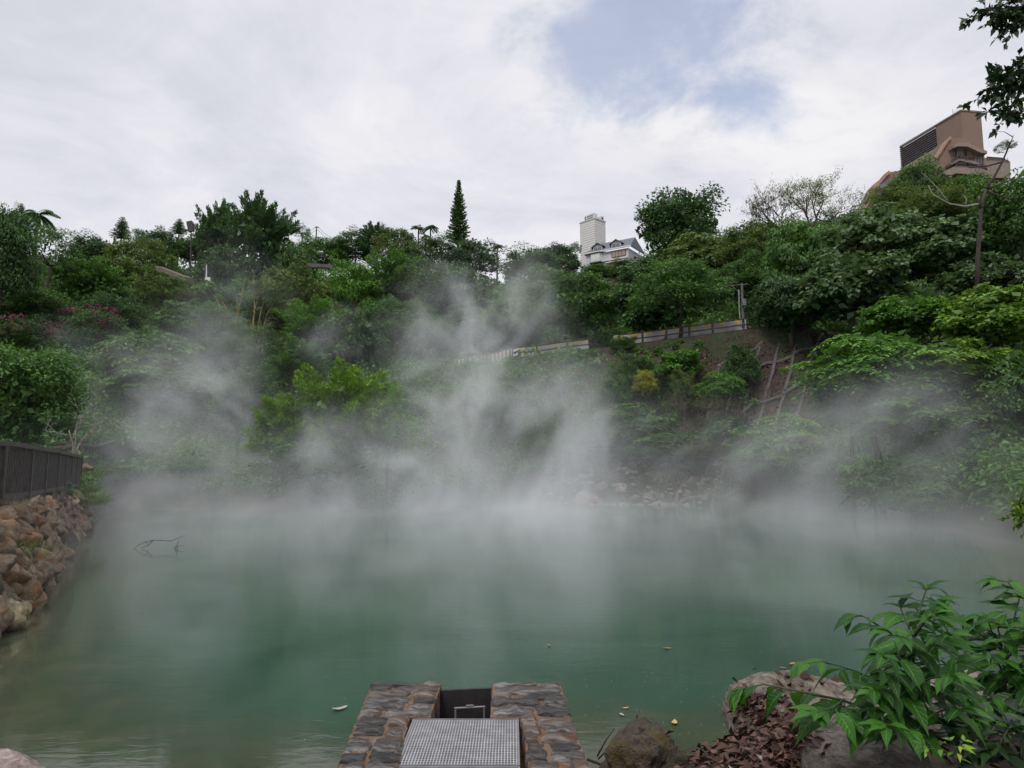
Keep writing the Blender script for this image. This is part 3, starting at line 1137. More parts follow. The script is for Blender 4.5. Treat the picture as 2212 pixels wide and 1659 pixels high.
def rail_fence(pts, h, label):
    org = Vector(pts[0])
    root = empty('road_railing', org, label, 'railing')
    r = MB(org)
    for a, b in zip(pts[:-1], pts[1:]):
        for z in (h, h * 0.48, 0.02):
            r.bar(a + Vector((0, 0, z)), b + Vector((0, 0, z)), 0.09, 0.11)
        m = max(1, int((b - a).length / 2.0))
        for i in range(m):
            p = a.lerp(b, i / m)
            ps = MB(org)
            ps.bar(p - Vector((0, 0, 0.4)), p + Vector((0, 0, h + 0.08)), 0.17, 0.17, (0, 1, 0))
            ps.build('post', TWIG, root)
    r.build('rails', TWIG, root)


rail_fence(RF[2:6], 1.0, 'brown three bar railing in front of the white wall, middle stretch of the road')
rail_fence(RF[6:], 1.0, 'brown three bar railing climbing to the utility pole above the bare slope')


def strip(name, mat, off0, off1, dz, label):
    b = MB()
    vs, fs = [], []
    for p in RF:
        vs += [p + Vector((0, off0, dz)), p + Vector((0, off1, dz))]
    for i in range(len(RF) - 1):
        fs.append((2 * i, 2 * i + 2, 2 * i + 3, 2 * i + 1))
    b.add(vs, fs)
    tag(b.build(name, mat), label, None, None, 'structure')


def road_bank():
    b = MB()
    vs, fs = [], []
    for p in RF:
        g_ = ground(p.x, p.y - 2.2)
        vs += [p + Vector((0, -0.35, -0.05)), p + Vector((0, -0.55, -0.5)), Vector((p.x, p.y - 2.2, min(g_, p.z - 1.2) - 0.3))]
    for i in range(len(RF) - 1):
        a = 3 * i
        fs += [(a, a + 3, a + 4, a + 1), (a + 1, a + 4, a + 5, a + 2)]
    b.add(vs, fs)
    tag(b.build('road_bank', SOIL), 'earth bank below the road', None, None, 'structure')


road_bank()
strip('road', simple('asphalt', (0.06, 0.06, 0.06), 0.9, 0.2, 2, 0.2), -0.35, 5.5, -0.06, 'narrow road along the hillside')


def white_wall(pts, h, label):
    org = Vector(pts[0])
    root = empty('barrier_wall', org, label, 'barrier')
    w, y = MB(org), MB(org)
    for i, (a, b) in enumerate(zip(pts[:-1], pts[1:])):
        o = Vector((0, 3.4, 0.42))
        w.bar(a + o + Vector((0, 0, h / 2)), b + o + Vector((0, 0, h / 2)), 0.25, h)
        for k in range(3):
            p = a.lerp(b, (k + 0.2) / 3)
            q = a.lerp(b, (k + 0.55) / 3)
            y.bar(p + o + Vector((0, -0.14, h * 0.82)), q + o + Vector((0, -0.14, h * 0.82)), 0.02, h * 0.22)
    w.build('wall_body', simple('weathered_white_paint', (0.33, 0.33, 0.32), 0.8, 0.35, 1.2, 0.2), root)
    y.build('warning_stripe', YELLOWP, root)


white_wall([RF[0], RF[2], RF[4], RF[5]], 1.05, 'white road barrier wall behind the left railings, partly lost in steam')
white_wall([RF[6], RF[7], RF[8], RF[9]], 1.15, 'white road barrier wall with yellow stripes behind the right railing')
bp = at(1117, 782, 71.5)
sg = empty('warning_board', bp, 'small black and white diagonal striped board between the two left railings', 'sign')
b_ = MB(bp)
b_.box(bp + Vector((0, 0, 0.7)), (0.75, 0.06, 1.1))
b_.build('board', WHITEP, sg)
b_ = MB(bp)
for k in range(2):
    z = 0.28 + 0.5 * k
    b_.prism([bp + Vector((-0.36, -0.036, z)), bp + Vector((0.36, -0.036, z + 0.3)), bp + Vector((0.36, -0.036, z + 0.52)), bp + Vector((-0.36, -0.036, z + 0.22))], (0, -0.012, 0))
b_.build('stripe', BLACKM, sg)
# small roof with upturned eave behind the railing
rp = at(1018, 790, 79)
sh_ = empty('small_pavilion', rp, 'small grey gabled roof with an upturned ridge behind the left railing', 'pavilion')
b_ = MB(rp)
sec = [(-1.9, 1.0), (-1.1, 1.25), (-0.4, 1.75), (0.0, 2.55), (0.4, 1.75), (1.1, 1.25), (1.9, 1.0), (1.1, 1.05), (0.3, 1.45), (-0.3, 1.45), (-1.1, 1.05)]
b_.prism([rp + Vector((x, 0, z)) for x, z in sec], (0, 2.6, 0))
b_.build('roof', DARKCON, sh_)
b_ = MB(rp)
for x in (-1.1, 1.1):
    b_.box(rp + Vector((x, 1.3, 0.0)), (0.18, 0.18, 2.4))
b_.box(rp + Vector((0, 1.3, 0.1)), (2.0, 1.6, 1.8))
b_.build('walls', GREYCON, sh_)

# utility pole by the road
up_ = at(1606, 708, 62.5)
pole = empty('utility_pole', up_, 'grey concrete utility pole with box and white conduit at the bend of the road', 'utility pole')
zt = at(1606, 612, 62.5).z
b_ = MB(up_)
b_.tube([up_ - Vector((0, 0, 1)), Vector((up_.x, up_.y, zt))], [0.13, 0.10], 10)
POLEM = simple('dull_concrete', (0.105, 0.10, 0.095), 0.9, 0.3, 3, 0.2)
b_.build('pole', POLEM, pole)
b_ = MB(up_)
q = at(1598, 708, 62.2)
b_.tube([Vector((up_.x - 0.26, up_.y - .1, up_.z)), Vector((up_.x - 0.34, up_.y - .1, up_.z + 1.6)), Vector((up_.x - 0.32, up_.y - .1, zt - 0.6))], 0.055, 8)
b_.build('conduit', GREYCON, pole)
b_ = MB(up_)
b_.box((up_.x + 0.05, up_.y - 0.24, up_.z + 2.2), (0.34, 0.22, 0.6))
b_.build('meter_box', GREYM, pole)
b_ = MB(up_)
b_.bar((up_.x - 1.4, up_.y, zt - 0.25), (up_.x + 0.5, up_.y, zt - 0.05), 0.06, 0.06)
b_.bar((up_.x - 0.9, up_.y, zt - 0.22), (up_.x - 0.1, up_.y, zt - 1.0), 0.06, 0.06)
b_.build('crossarm', POLEM, pole)

# concrete lattice on the bare slope
LAT = empty('concrete_lattice', at(1610, 880, 50), 'weathered concrete lattice beams holding the reddish bare slope', 'slope lattice')
lo = LAT.location.copy()


def drape(px, t):
    y = 52.0 + t * 9.2
    x = (px - 1106) / F * y
    return Vector((x, y, ground(x, y) + 0.10))


gl = random.Random(8)
for i, px in enumerate((1560, 1605, 1650, 1695, 1740, 1785)):
    b_ = MB(lo)
    pts = [drape(px - 118 * (1 - t) ** 1.2 + gl.uniform(-3, 3), t) for t in [k / 14 for k in range(15)]]
    pts = [p - Vector((0, 0, 0.04 + gl.uniform(-0.06, 0.08))) for p in pts]
    b_.tube(pts, [0.14 * gl.uniform(0.75, 1.2) for _ in pts], 6)
    b_.build('beam', DARKCON, LAT)
for t in (0.08, 0.34, 0.58, 0.80, 0.97):
    b_ = MB(lo)
    x0 = 1560 - 118 * (1 - t) ** 1.2
    pts = [drape(x0 + 240 * k / 18, t + 0.02 * math.sin(k * 0.9)) - Vector((0, 0, gl.uniform(-0.06, 0.05))) for k in range(19)]
    b_.tube(pts, [0.14 * gl.uniform(0.7, 1.2) for _ in pts], 6)
    b_.build('beam', DARKCON, LAT)

# ------------------------------------------------------------------ trees


def limb_path(a, b, seed, wob):
    g = random.Random(seed)
    pts = []
    n = 6
    for i in range(n + 1):
        t = i / n
        p = a.lerp(b, t)
        k = math.sin(t * math.pi)
        pts.append(p + Vector((g.uniform(-1, 1), g.uniform(-1, 1), g.uniform(-0.4, 0.4))) * wob * k)
    return pts


TREE_N = 0


def tree(name, kind, tint, px, py, rx, ry, Y, label, cat='tree', group='trees on the valley side', proto=None, bark=None, low=0.35, depth=1.0, thin=False):
    global TREE_N
    TREE_N += 1
    i = TREE_N
    c = at(px, py, Y)
    k = Y / F
    RX, RZ = rx * k, ry * k
    gz = min(ground(c.x, c.y), c.z - RZ * 0.6)
    if kind != 'dome' and not thin:
        top_ = c.z + RZ
        bot_ = max(gz + 0.12 * (top_ - gz), c.z - RZ * (2.5 if kind == 'layer' else 1.9), top_ - RX * 2.6)
        if cat == 'shrub':
            bot_ = max(gz - 0.1, c.z - RZ * 3.2)
        bot_ = min(bot_, c.z - RZ * 0.9)
        c = Vector((c.x, c.y, (top_ + bot_) / 2))
        RZ = (top_ - bot_) / 2
        RX *= 1.14
    root = empty(name, (c.x, c.y, gz), label, cat, group)
    lst = PROTO[kind]
    cr = link('crown', lst[i % len(lst)] if proto is None else lst[proto], LM[tint], root)
    cr.location = (0, 0, c.z - gz)
    cr.scale = (RX, RX * depth, RZ)
    cr.rotation_euler = (0, 0, (i * 2.399) % 6.283)
    t = MB(root.location)
    base = Vector((c.x, c.y, gz - 0.3))
    tr = max(0.06, min(0.19, RX * 0.055))
    fork = Vector((c.x + RX * 0.06, c.y, max(gz + 0.2, c.z - RZ * low)))
    t.tube(limb_path(base, fork, i, RX * 0.06), [tr * 1.5, tr * 1.15, tr, tr * .95, tr * .9, tr * .85, tr * .8], 7)
    g = random.Random(i * 3 + 1)
    for b in range(6):
        a = b * 1.05 + g.uniform(-0.3, 0.3)
        e = Vector((c.x + math.cos(a) * RX * 0.7, c.y + math.sin(a) * RX * 0.7 * depth, c.z + RZ * g.uniform(0.0, 0.6)))
        t.tube(limb_path(fork, e, i * 7 + b, RX * 0.08), [tr * .6, tr * .5, tr * .42, tr * .34, tr * .26, tr * .18, tr * .1], 5)
    t.build('trunk', bark or BARK, root, True)
    return root


T = 'tree'
TREES = [
    # left ridge and upper left
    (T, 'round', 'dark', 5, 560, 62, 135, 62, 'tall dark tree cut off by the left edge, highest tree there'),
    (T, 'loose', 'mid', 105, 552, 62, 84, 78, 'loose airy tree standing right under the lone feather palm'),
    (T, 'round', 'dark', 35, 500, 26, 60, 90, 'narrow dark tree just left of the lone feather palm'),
    (T, 'round', 'bluish', 198, 540, 48, 38, 125, 'rounded bluish tree on the ridge right of the loose airy tree'),
    (T, 'fine', 'olive', 298, 560, 80, 62, 100, 'broad olive brown tree in front of the left ridge'),
    (T, 'fine', 'dark', 345, 520, 60, 28, 150, 'dark ridge tree between the two small conifers'),
    (T, 'fine', 'dark', 430, 530, 60, 30, 150, 'dark ridge tree behind the tall lamp post'),
    (T, 'bough', 'mid', 190, 610, 75, 50, 82, 'leafy mid green tree above the magenta bougainvillea'),
    (T, 'fine', 'olive', 352, 615, 62, 36, 84, 'low domed tree in front of the wooden stair roof'),
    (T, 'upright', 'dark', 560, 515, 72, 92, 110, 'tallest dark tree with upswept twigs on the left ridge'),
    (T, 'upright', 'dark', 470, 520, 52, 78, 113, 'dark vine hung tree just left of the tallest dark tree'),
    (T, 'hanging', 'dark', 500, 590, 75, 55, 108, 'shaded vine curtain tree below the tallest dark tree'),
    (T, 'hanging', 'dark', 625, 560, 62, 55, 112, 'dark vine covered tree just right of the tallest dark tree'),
    (T, 'fine', 'bluish', 614, 487, 22, 24, 155, 'small flat topped tree on the skyline right of the tallest dark tree'),
    (T, 'loose', 'bluish', 652, 496, 18, 18, 155, 'tiny ragged tree on the skyline left of the ridge utility pole'),
    (T, 'fine', 'mid', 690, 540, 70, 32, 148, 'low dense tree on the ridge below the ridge utility pole'),
    (T, 'fine', 'dark', 765, 525, 55, 28, 150, 'dark low tree on the ridge left of the two tallest palms'),
    (T, 'upright', 'dark', 812, 508, 36, 24, 150, 'spiky dark tree on the ridge line left of the brownish crown'),
    (T, 'fine', 'olive', 860, 520, 48, 40, 142, 'brownish rounded crown on the ridge left of the two palms'),
    (T, 'fine', 'bluish', 935, 545, 60, 40, 138, 'hazy blue green tree at the foot of the two ridge palms'),
    (T, 'fine', 'bluish', 1020, 545, 66, 38, 140, 'hazy blue green tree right below the spire shaped conifer'),
    (T, 'round', 'bluish', 1150, 565, 70, 34, 128, 'rounded hazy tree in the dip of the ridge left of the white house'),
    (T, 'round', 'bluish', 1205, 556, 50, 34, 135, 'rounded hazy tree touching the left of the white tower house'),
    (T, 'loose', 'mid', 1242, 540, 16, 22, 140, 'thin sprig of a tree at the left foot of the white tower'),
    (T, 'fine', 'olive', 628, 630, 108, 66, 90, 'broad umbrella shaped pale crown on the left slope'),
    (T, 'round', 'mid', 525, 640, 48, 46, 96, 'small green tree at the left edge of the umbrella crown'),
    (T, 'fine', 'bright', 762, 600, 60, 52, 96, 'light green feathery tree right of the umbrella crown'),
    (T, 'bough', 'mid', 850, 590, 75, 55, 100, 'mid green tree below the brownish ridge crown'),
    (T, 'round', 'bluish', 960, 612, 90, 52, 98, 'wide hazy tree behind the tallest steam plume'),
    (T, 'layer', 'bluish', 1050, 630, 80, 50, 94, 'layered hazy tree right of the tallest steam plume'),
    (T, 'layer', 'mid', 440, 625, 42, 30, 90, 'small bright layered tree at the foot of the tall lamp post'),
    # left slope, middle height
    (T, 'layer', 'mid', 325, 742, 100, 48, 60, 'upper of two spreading layered trees on the lower left slope'),
    (T, 'layer', 'mid', 335, 828, 105, 48, 55, 'lower of two spreading layered trees on the lower left slope'),
    (T, 'round', 'mid', 60, 822, 112, 88, 37, 'large leaved green tree at the left edge above the boarded fence'),
    (T, 'round', 'mid', 60, 650, 80, 40, 68, 'leafy shrub tree above the bougainvillea at the left edge'),
    (T, 'round', 'dark', 245, 670, 60, 40, 74, 'shaded shrub tree right of the bougainvillea'),
    (T, 'bigleaf', 'mid', 395, 680, 55, 34, 76, 'small large leaved tree above the upper layered tree'),
    (T, 'fine', 'mid', 475, 700, 66, 44, 78, 'feathery green tree below the bamboo canes'),
    (T, 'bough', 'dark', 460, 780, 66, 50, 68, 'dark tree right of the two layered trees, veiled by steam'),
    (T, 'loose', 'mid', 560, 735, 56, 50, 74, 'feathery tree behind the thin steam left of centre'),
    (T, 'bough', 'bright', 690, 705, 90, 55, 80, 'bright green tree below the umbrella shaped crown'),
    (T, 'bough', 'mid', 640, 780, 70, 52, 68, 'green tree behind the left shoulder of the yellow green tree'),
    (T, 'bigleaf', 'dark', 760, 720, 66, 62, 78, 'dark green tree above the yellow green tree'),
    (T, 'fine', 'mid', 845, 690, 76, 56, 84, 'mid green tree veiled by steam above the yellow green tree'),
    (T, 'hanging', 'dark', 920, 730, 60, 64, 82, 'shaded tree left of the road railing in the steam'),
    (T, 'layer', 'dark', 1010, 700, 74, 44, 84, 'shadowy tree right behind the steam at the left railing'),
    (T, 'hanging', 'mid', 1110, 690, 70, 66, 80, 'hanging tree above the left road railing'),
    (T, 'round', 'dark', 530, 850, 60, 50, 60, 'dark bush left of the yellow green tree in the steam'),
    (T, 'bough', 'yellow', 735, 868, 122, 86, 49, 'yellow green sunlit tree at the middle of the far shore'),
    (T, 'bough', 'yellow', 620, 915, 84, 62, 48.5, 'lower left bough of yellow green leaves beside the sunlit tree'),
    (T, 'bough', 'bright', 835, 905, 74, 72, 50, 'smaller green tree at the right side of the sunlit yellow green tree'),
    (T, 'round', 'mid', 690, 985, 110, 46, 48, 'low bush at the foot of the sunlit yellow green tree'),
    # centre and right slope
    (T, 'fine', 'mid', 1240, 644, 112, 78, 74, 'large weeping tree over the middle of the road'),
    (T, 'layer', 'bluish', 1178, 600, 84, 40, 98, 'hazy layered tree below the dip of the ridge'),
    (T, 'fine', 'mid', 1296, 592, 52, 24, 132, 'low rounded tree hiding the foot of the white house'),
    (T, 'fine', 'dark', 1350, 584, 34, 27, 126, 'small dark tree at the right foot of the white house'),
    (T, 'layer', 'dark', 1392, 588, 62, 42, 92, 'dark layered tree below the right end of the white house'),
    (T, 'round', 'dark', 1462, 470, 90, 74, 108, 'big dense dark green tree standing above the skyline right of the white house'),
    (T, 'layer', 'olive', 1520, 530, 84, 36, 92, 'olive layered tree at the foot of the big dense skyline tree'),
    (T, 'fine', 'mid', 1462, 612, 106, 60, 66, 'large leaved tree spreading over the road railing'),
    (T, 'bigleaf', 'dark', 1400, 640, 60, 56, 70, 'shaded large leaved tree left of the tree over the railing'),
    (T, 'fine', 'olive', 1640, 520, 92, 50, 84, 'olive tree with fine leaves below the pod tree'),
    (T, 'round', 'mid', 1610, 590, 60, 44, 72, 'mid green tree behind the top of the road utility pole'),
    (T, 'hanging', 'mid', 1730, 540, 84, 66, 66, 'vine draped tree right of the olive tree'),
    (T, 'hanging', 'dark', 1705, 640, 78, 62, 60, 'dark vine curtain tree right of the road utility pole'),
    (T, 'bigleaf', 'dull', 1905, 505, 115, 62, 57, 'grey green large leaved tree, widest crown of the right slope'),
    (T, 'bigleaf', 'dull', 1835, 595, 110, 62, 55, 'grey green large leaved crown hanging over the end of the road'),
    (T, 'bigleaf', 'dull', 2045, 520, 110, 54, 54, 'grey green large leaved crown left of the bare trunk'),
    (T, 'round', 'olive', 2010, 448, 95, 34, 66, 'yellowish tree behind the grey green crowns below the hotel'),
    (T, 'round', 'mid', 2195, 440, 86, 80, 50, 'green tree at the right edge beside the bare trunk'),
    (T, 'bigleaf', 'dull', 2140, 590, 90, 44, 48, 'shaded large leaved tree at the foot of the bare trunk'),
    (T, 'fine', 'mid', 1985, 390, 64, 46, 150, 'fine leaved tree in front of the brown hotel'),
    (T, 'fine', 'mid', 2085, 405, 62, 36, 145, 'fine leaved tree at the right foot of the brown hotel'),
    (T, 'fine', 'olive', 1935, 425, 60, 26, 140, 'low tree in front of the curved wall of the hotel'),
    (T, 'bigleaf', 'bright', 1945, 668, 80, 34, 43, 'light green large leaved shrub above the bright spray leaved tree'),
    (T, 'bigleaf', 'yellow', 2140, 668, 112, 54, 40, 'yellowish broad leaved tree at the right edge'),
    (T, 'layer', 'bright', 1880, 752, 130, 50, 40, 'bright spray leaved tree leaning out over the slope at right'),
    (T, 'layer', 'yellow', 2050, 762, 124, 46, 38, 'yellow green spray leaved tree in the middle of the right bank'),
    (T, 'layer', 'mid', 2170, 800, 84, 60, 36, 'spray leaved tree cut off by the right edge'),  # leaf tint toned down to stand in for shade
    (T, 'layer', 'mid', 1990, 850, 130, 46, 38.5, 'shaded lower tier of spray leaves above the dark picket fence'),
    (T, 'layer', 'mid', 1830, 830, 70, 46, 42, 'dim spray leaved tree at the right edge of the bare slope'),
    (T, 'layer', 'dark', 2120, 905, 70, 34, 36, 'dark drooping spray tree at the right edge'),
]
for row in TREES:
    tree(*row)

SHRUBS = [
    ('layer', 'bright', 1690, 930, 96, 46, 52, 'bright spray leaved shrub in front of the low picket fence'),
    ('layer', 'mid', 1650, 985, 74, 26, 52, 'dim spray leaved shrub hanging low over the shore rocks'),
    ('bigleaf', 'dull', 1565, 925, 44, 36, 54.5, 'large heart shaped leaves left of the bright spray leaved shrub'),
    ('layer', 'mid', 1345, 895, 84, 34, 57, 'spray leaved shrub on the shore left of the bare slope'),
    ('layer', 'mid', 1440, 945, 86, 30, 56, 'steam veiled shrub left of the pampas grass'),
    ('layer', 'bluish', 1310, 965, 80, 28, 57, 'faint shrub in the steam above the rubble heap'),
    ('layer', 'dark', 1960, 1010, 96, 36, 35, 'dark spray leaved shrub drooping to the water at right'),
    ('layer', 'mid', 1880, 1000, 70, 30, 36, 'greyish spray leaved shrub left of the dark drooping one'),
    ('layer', 'mid', 2010, 1048, 52, 18, 33, 'lowest spray of leaves just above the water at right'),
    ('bigleaf', 'dark', 2150, 975, 76, 34, 33, 'dim broad leaved shrub at the right edge above the water'),  # darker leaf tint stands in for the shade over this bank
    ('round', 'dark', 1970, 940, 44, 34, 37, 'small dense shrub in front of the right hand picket fence'),
    ('fine', 'gold', 1392, 812, 26, 16, 57, 'golden yellow shrub on the bare slope'),
    ('fine', 'mid', 1375, 780, 50, 26, 60, 'green shrub just above the golden yellow shrub'),
    ('bigleaf', 'bright', 1470, 770, 44, 16, 60, 'low green shrub on the bare slope below the railing'),
    ('loose', 'olive', 1475, 808, 26, 22, 57, 'pale leaved shrub in the middle of the bare slope'),
    ('layer', 'bright', 1560, 812, 44, 18, 55, 'bright fern like plant among the lattice beams'),
    ('round', 'dark', 1600, 770, 40, 26, 58, 'dark bush on the upper part of the lattice'),
    ('round', 'mid', 1345, 745, 30, 22, 66, 'bush at the left end of the climbing railing'),
    ('fine', 'mid', 1320, 810, 40, 30, 59, 'steam veiled bush at the left edge of the bare slope'),
    ('round', 'mid', 1100, 870, 60, 36, 60, 'bush below the left road railing in the steam'),
    ('fine', 'mid', 1200, 900, 66, 36, 56, 'bush left of the bare twiggy shrub'),
    ('round', 'mid', 960, 795, 26, 24, 73, 'small bush at the left end of the baluster railing'),
    ('layer', 'mid', 250, 1000, 56, 14, 47, 'low green bush at the foot of the stair fence'),
    ('layer', 'bright', 400, 1004, 70, 16, 49, 'low green bush in the steam right of the stair fence'),
    ('fine', 'bright', 105, 970, 12, 9, 24, 'small bright sprig behind the top of the boarded fence'),
    ('round', 'mid', 1740, 985, 66, 32, 49.5, 'shaded shrub right of the bright spray leaved shrub'),
]
for k_, tn, px, py, rx, ry, Y, lab in SHRUBS:
    tree('shrub', k_, tn, px, py, rx, ry, Y, lab, 'shrub', 'shrubs on the valley side', low=0.8)


# bougainvillea: three shrubs with green leaves and pink bracts
for i, (px, py, rx, ry, Y, lab) in enumerate([
        (60, 712, 74, 30, 62, 'magenta flowering bougainvillea at the left edge'),
        (205, 700, 74, 38, 64, 'magenta flowering bougainvillea left of the upper layered tree'),
        (110, 668, 60, 24, 68, 'thinly flowering bougainvillea, highest of the three')]):
    r_ = tree('bougainvillea', 'fine', 'dark', px, py, rx, ry, Y, lab, 'shrub', 'bougainvillea bushes')
    g = np.random.default_rng(90 + i)
    c = at(px, py, Y)
    k = Y / F
    n = 330 if i < 2 else 70
    cl = rdir(22, g)
    cl[:, 1] = -np.abs(cl[:, 1])
    idx = g.integers(0, 22, n)
    P = unit(cl[idx] + g.normal(size=(n, 3)) * 0.17) * g.uniform(0.9, 1.1, (n, 1)) * np.array([rx * k, rx * k, ry * k])
    P[:, 2] += c.z - r_.location.z
    Q = leaf_arrays(P, rdir(n, g), rdir(n, g), g.uniform(0.12, 0.22, n), g.uniform(0.10, 0.16, n))
    tag(link('flowers', quads_mesh('flowers', Q, g.uniform(0, 1, n)), LM['pink'], r_), None, None, None, 'stuff')

# conifers, palms
for kind, px, ytop, ybot, half, Y, tint, lab in [
        ('spire', 990, 398, 528, 26, 160, 'dark', 'tall narrow spire shaped conifer standing above the ridge'),
        ('pine', 262, 472, 515, 20, 152, 'dark', 'small flat topped conifer on the ridge above the broad olive tree'),
        ('pine', 386, 475, 505, 17, 160, 'bluish', 'small symmetrical conifer on the ridge left of the tall lamp post')]:
    a, b = at(px, ybot, Y), at(px, ytop, Y)
    root = empty('conifer_tree', (a.x, a.y, ground(a.x, a.y)), lab, 'conifer', 'conifers on the ridge')
    cr = link('crown', PROTO[kind][0], LM[tint], root)
    cr.location = (0, 0, a.z - root.location.z)
    cr.scale = (half * Y / F, half * Y / F, b.z - a.z)
    t = MB(root.location)
    t.tube([root.location - Vector((0, 0, .5)), Vector((a.x, a.y, b.z - 0.3))], [0.35, 0.05], 7)
    t.build('trunk', BARK, root, True)
for i, (px, py, r, Y, lab) in enumerate([
        (82, 462, 46, 84, 'lone feather palm with arching fronds above the loose tree at far left'),
        (904, 492, 20, 150, 'left and slightly lower of the two ridge palms beside the spire conifer'),
        (930, 489, 23, 148, 'right and fuller of the two ridge palms beside the spire conifer'),
        (1074, 532, 17, 140, 'palm standing alone at the right end of the ridge before the dip'),
        (920, 508, 15, 147, 'short palm tucked between the two ridge palms')]):
    c = at(px, py, Y)
    root = empty('palm_tree', (c.x, c.y, ground(c.x, c.y)), lab, 'palm', 'palms on the ridge')
    cr = link('crown', PROTO['palm'][i % 2], LM['dark'], root)
    cr.location = (0, 0, c.z - root.location.z)
    s_ = r * Y / F
    cr.scale = (s_, s_, s_)
    cr.rotation_euler = (0, 0, i)
    t = MB(root.location)
    t.tube([root.location - Vector((0, 0, .5)), c], [0.24, 0.14], 7)
    t.build('trunk', BARK, root, True)


# branch growing helper for bare and thin trees
def grow(mb, p, d, L, r, depth, g, tips, gnarl=0.35, split=2, shrink=0.68, up=0.15, nseg=5, sides=5):
    pts, rad = [p.copy()], [r]
    for i in range(nseg):
        d = (d + Vector((g.gauss(0, gnarl), g.gauss(0, gnarl), g.gauss(0, gnarl) + up)) * 0.4).normalized()
        p = p + d * (L / nseg)
        pts.append(p.copy())
        rad.append(r * (1 - 0.45 * (i + 1) / nseg))
        if depth <= 1:
            tips.append((p.copy(), d.copy()))
    mb.tube(pts, rad, sides)
    if depth <= 0:
        return
    for k in range(split + (1 if g.random() < 0.4 else 0)):
        j = g.randint(2, nseg)
        nd = (d + Vector((g.gauss(0, 0.7), g.gauss(0, 0.7), g.gauss(0, 0.45)))).normalized()
        grow(mb, pts[j], nd, L * shrink * g.uniform(0.75, 1.15), rad[j] * 0.72, depth - 1, g, tips, gnarl, split, shrink, up, nseg, sides)


def branchy(name, base, height, dirs, label, cat, bark, seed, depth=4, r=0.12, leaves=0, tint='olive', lsize=0.2, pods=0, gnarl=0.3, split=2, up=0.12, group=None, lw=0.4):
    g = random.Random(seed)
    root = empty(name, base, label, cat, group)
    mb = MB(base)
    tips = []
    for d in dirs:
        grow(mb, Vector(base), Vector(d).normalized(), height * 0.42, r, depth, g, tips, gnarl, split, 0.7, up)
    mb.build('trunk' if cat in ('tree', 'bare tree') else 'branches', bark, root, True)
    if leaves:
        q = np.random.default_rng(seed)
        idx = q.integers(0, len(tips), leaves)
        P = np.array([tips[j][0] - Vector(base) for j in idx]) + q.normal(size=(leaves, 3)) * lsize * 1.1
        A = unit(q.normal(size=(leaves, 3)) + np.array([0, 0, -0.3]))
        N = unit(q.normal(size=(leaves, 3)) * 0.5 + np.array([0, 0, 1]))
        Lh = q.uniform(0.6, 1.3, leaves) * lsize
        link('crown', quads_mesh('crown', leaf_arrays(P, A, N, Lh, Lh * lw), q.uniform(0, 1, leaves)), LM[tint], root)
    if pods:
        q = np.random.default_rng(seed + 1)
        idx = q.integers(0, len(tips), pods)
        P = np.array([tips[j][0] - Vector(base) for j in idx])
        A = unit(q.normal(size=(pods, 3)) * 0.25 + np.array([0, 0, -1]))
        tag(link('pods', quads_mesh('pods', leaf_arrays(P, A, rdir(pods, q), q.uniform(0.35, 0.6, pods), np.full(pods, 0.09)), q.uniform(0, .6, pods)), LM['litter'], root), None, None, None, 'stuff')
    return root


Yp = 84
branchy('pod_tree', at(1755, 498, Yp), 9.0, [(0.25, 0, 1), (0.9, -0.1, 0.75), (-0.35, 0.2, 1)], 'thin feathery tree with dark branches on the skyline left of the brown hotel', 'tree', TWIG, 31, 4, 0.13, 7000, 'olive', 0.19, 60, split=3)
branchy('pod_tree', at(1690, 500, Yp), 7.5, [(-0.7, 0, 0.8), (0.1, 0.2, 1), (-1.0, 0.1, 0.45)], 'nearly leafless tree with hanging pods on the skyline left of the feathery tree', 'tree', TWIG, 33, 4, 0.10, 1300, 'olive', 0.18, 420, split=3)

# the bare trunk at right
Yb = 45
root = empty('bare_tree', at(2112, 560, Yb), 'bare forked trunk standing out against the grey green leaves at right', 'bare tree')
mb = MB(root.location)
w = lambda a, b, dy=0: at(a, b, Yb + dy)
mb.tube([w(2110, 640), w(2112, 560), w(2116, 500), w(2121, 440), w(2130, 408)], [0.15, 0.135, 0.12, 0.10, 0.085], 8)
mb.tube([w(2130, 408), w(2146, 385), w(2165, 350), w(2182, 310), w(2190, 292)], [0.11, 0.085, 0.06, 0.04, 0.015], 7)
mb.tube([w(2165, 350), w(2135, 358), w(2095, 362), w(2075, 352)], [0.06, 0.05, 0.04, 0.015], 6)
mb.tube([w(2132, 408), w(2160, 398), w(2190, 385), w(2198, 372)], [0.07, 0.05, 0.035, 0.015], 6)
mb.tube([w(2132, 412), w(2155, 422), w(2180, 430), w(2197, 420)], [0.07, 0.06, 0.04, 0.015], 6)
mb.tube([w(2188, 296), w(2170, 285), w(2152, 284)], [0.03, 0.02, 0.008], 5)
mb.tube([w(2120, 450), w(2114, 432), w(2112, 425)], [0.13, 0.09, 0.03], 6)
mb.build('trunk', TWIG, root, True)
cr = link('crown', PROTO['loose'][0], LM['bluish'], root)
cr.location = w(2172, 318) - root.location
cr.scale = (0.75, 0.7, 0.5)
mb = MB(root.location)
mb.tube([w(2118, 440), w(2085, 446), w(2050, 440), w(2015, 420), w(2005, 400)], [0.07, 0.06, 0.05, 0.04, 0.02], 6)
mb.tube([w(2050, 440), w(2030, 412), w(2000, 380), w(1990, 372)], [0.04, 0.035, 0.02, 0.008], 5)
mb.tube([w(2085, 446), w(2088, 430), w(2080, 420)], [0.04, 0.03, 0.01], 5)
mb.build('dead_branch', BARKP, root, True)

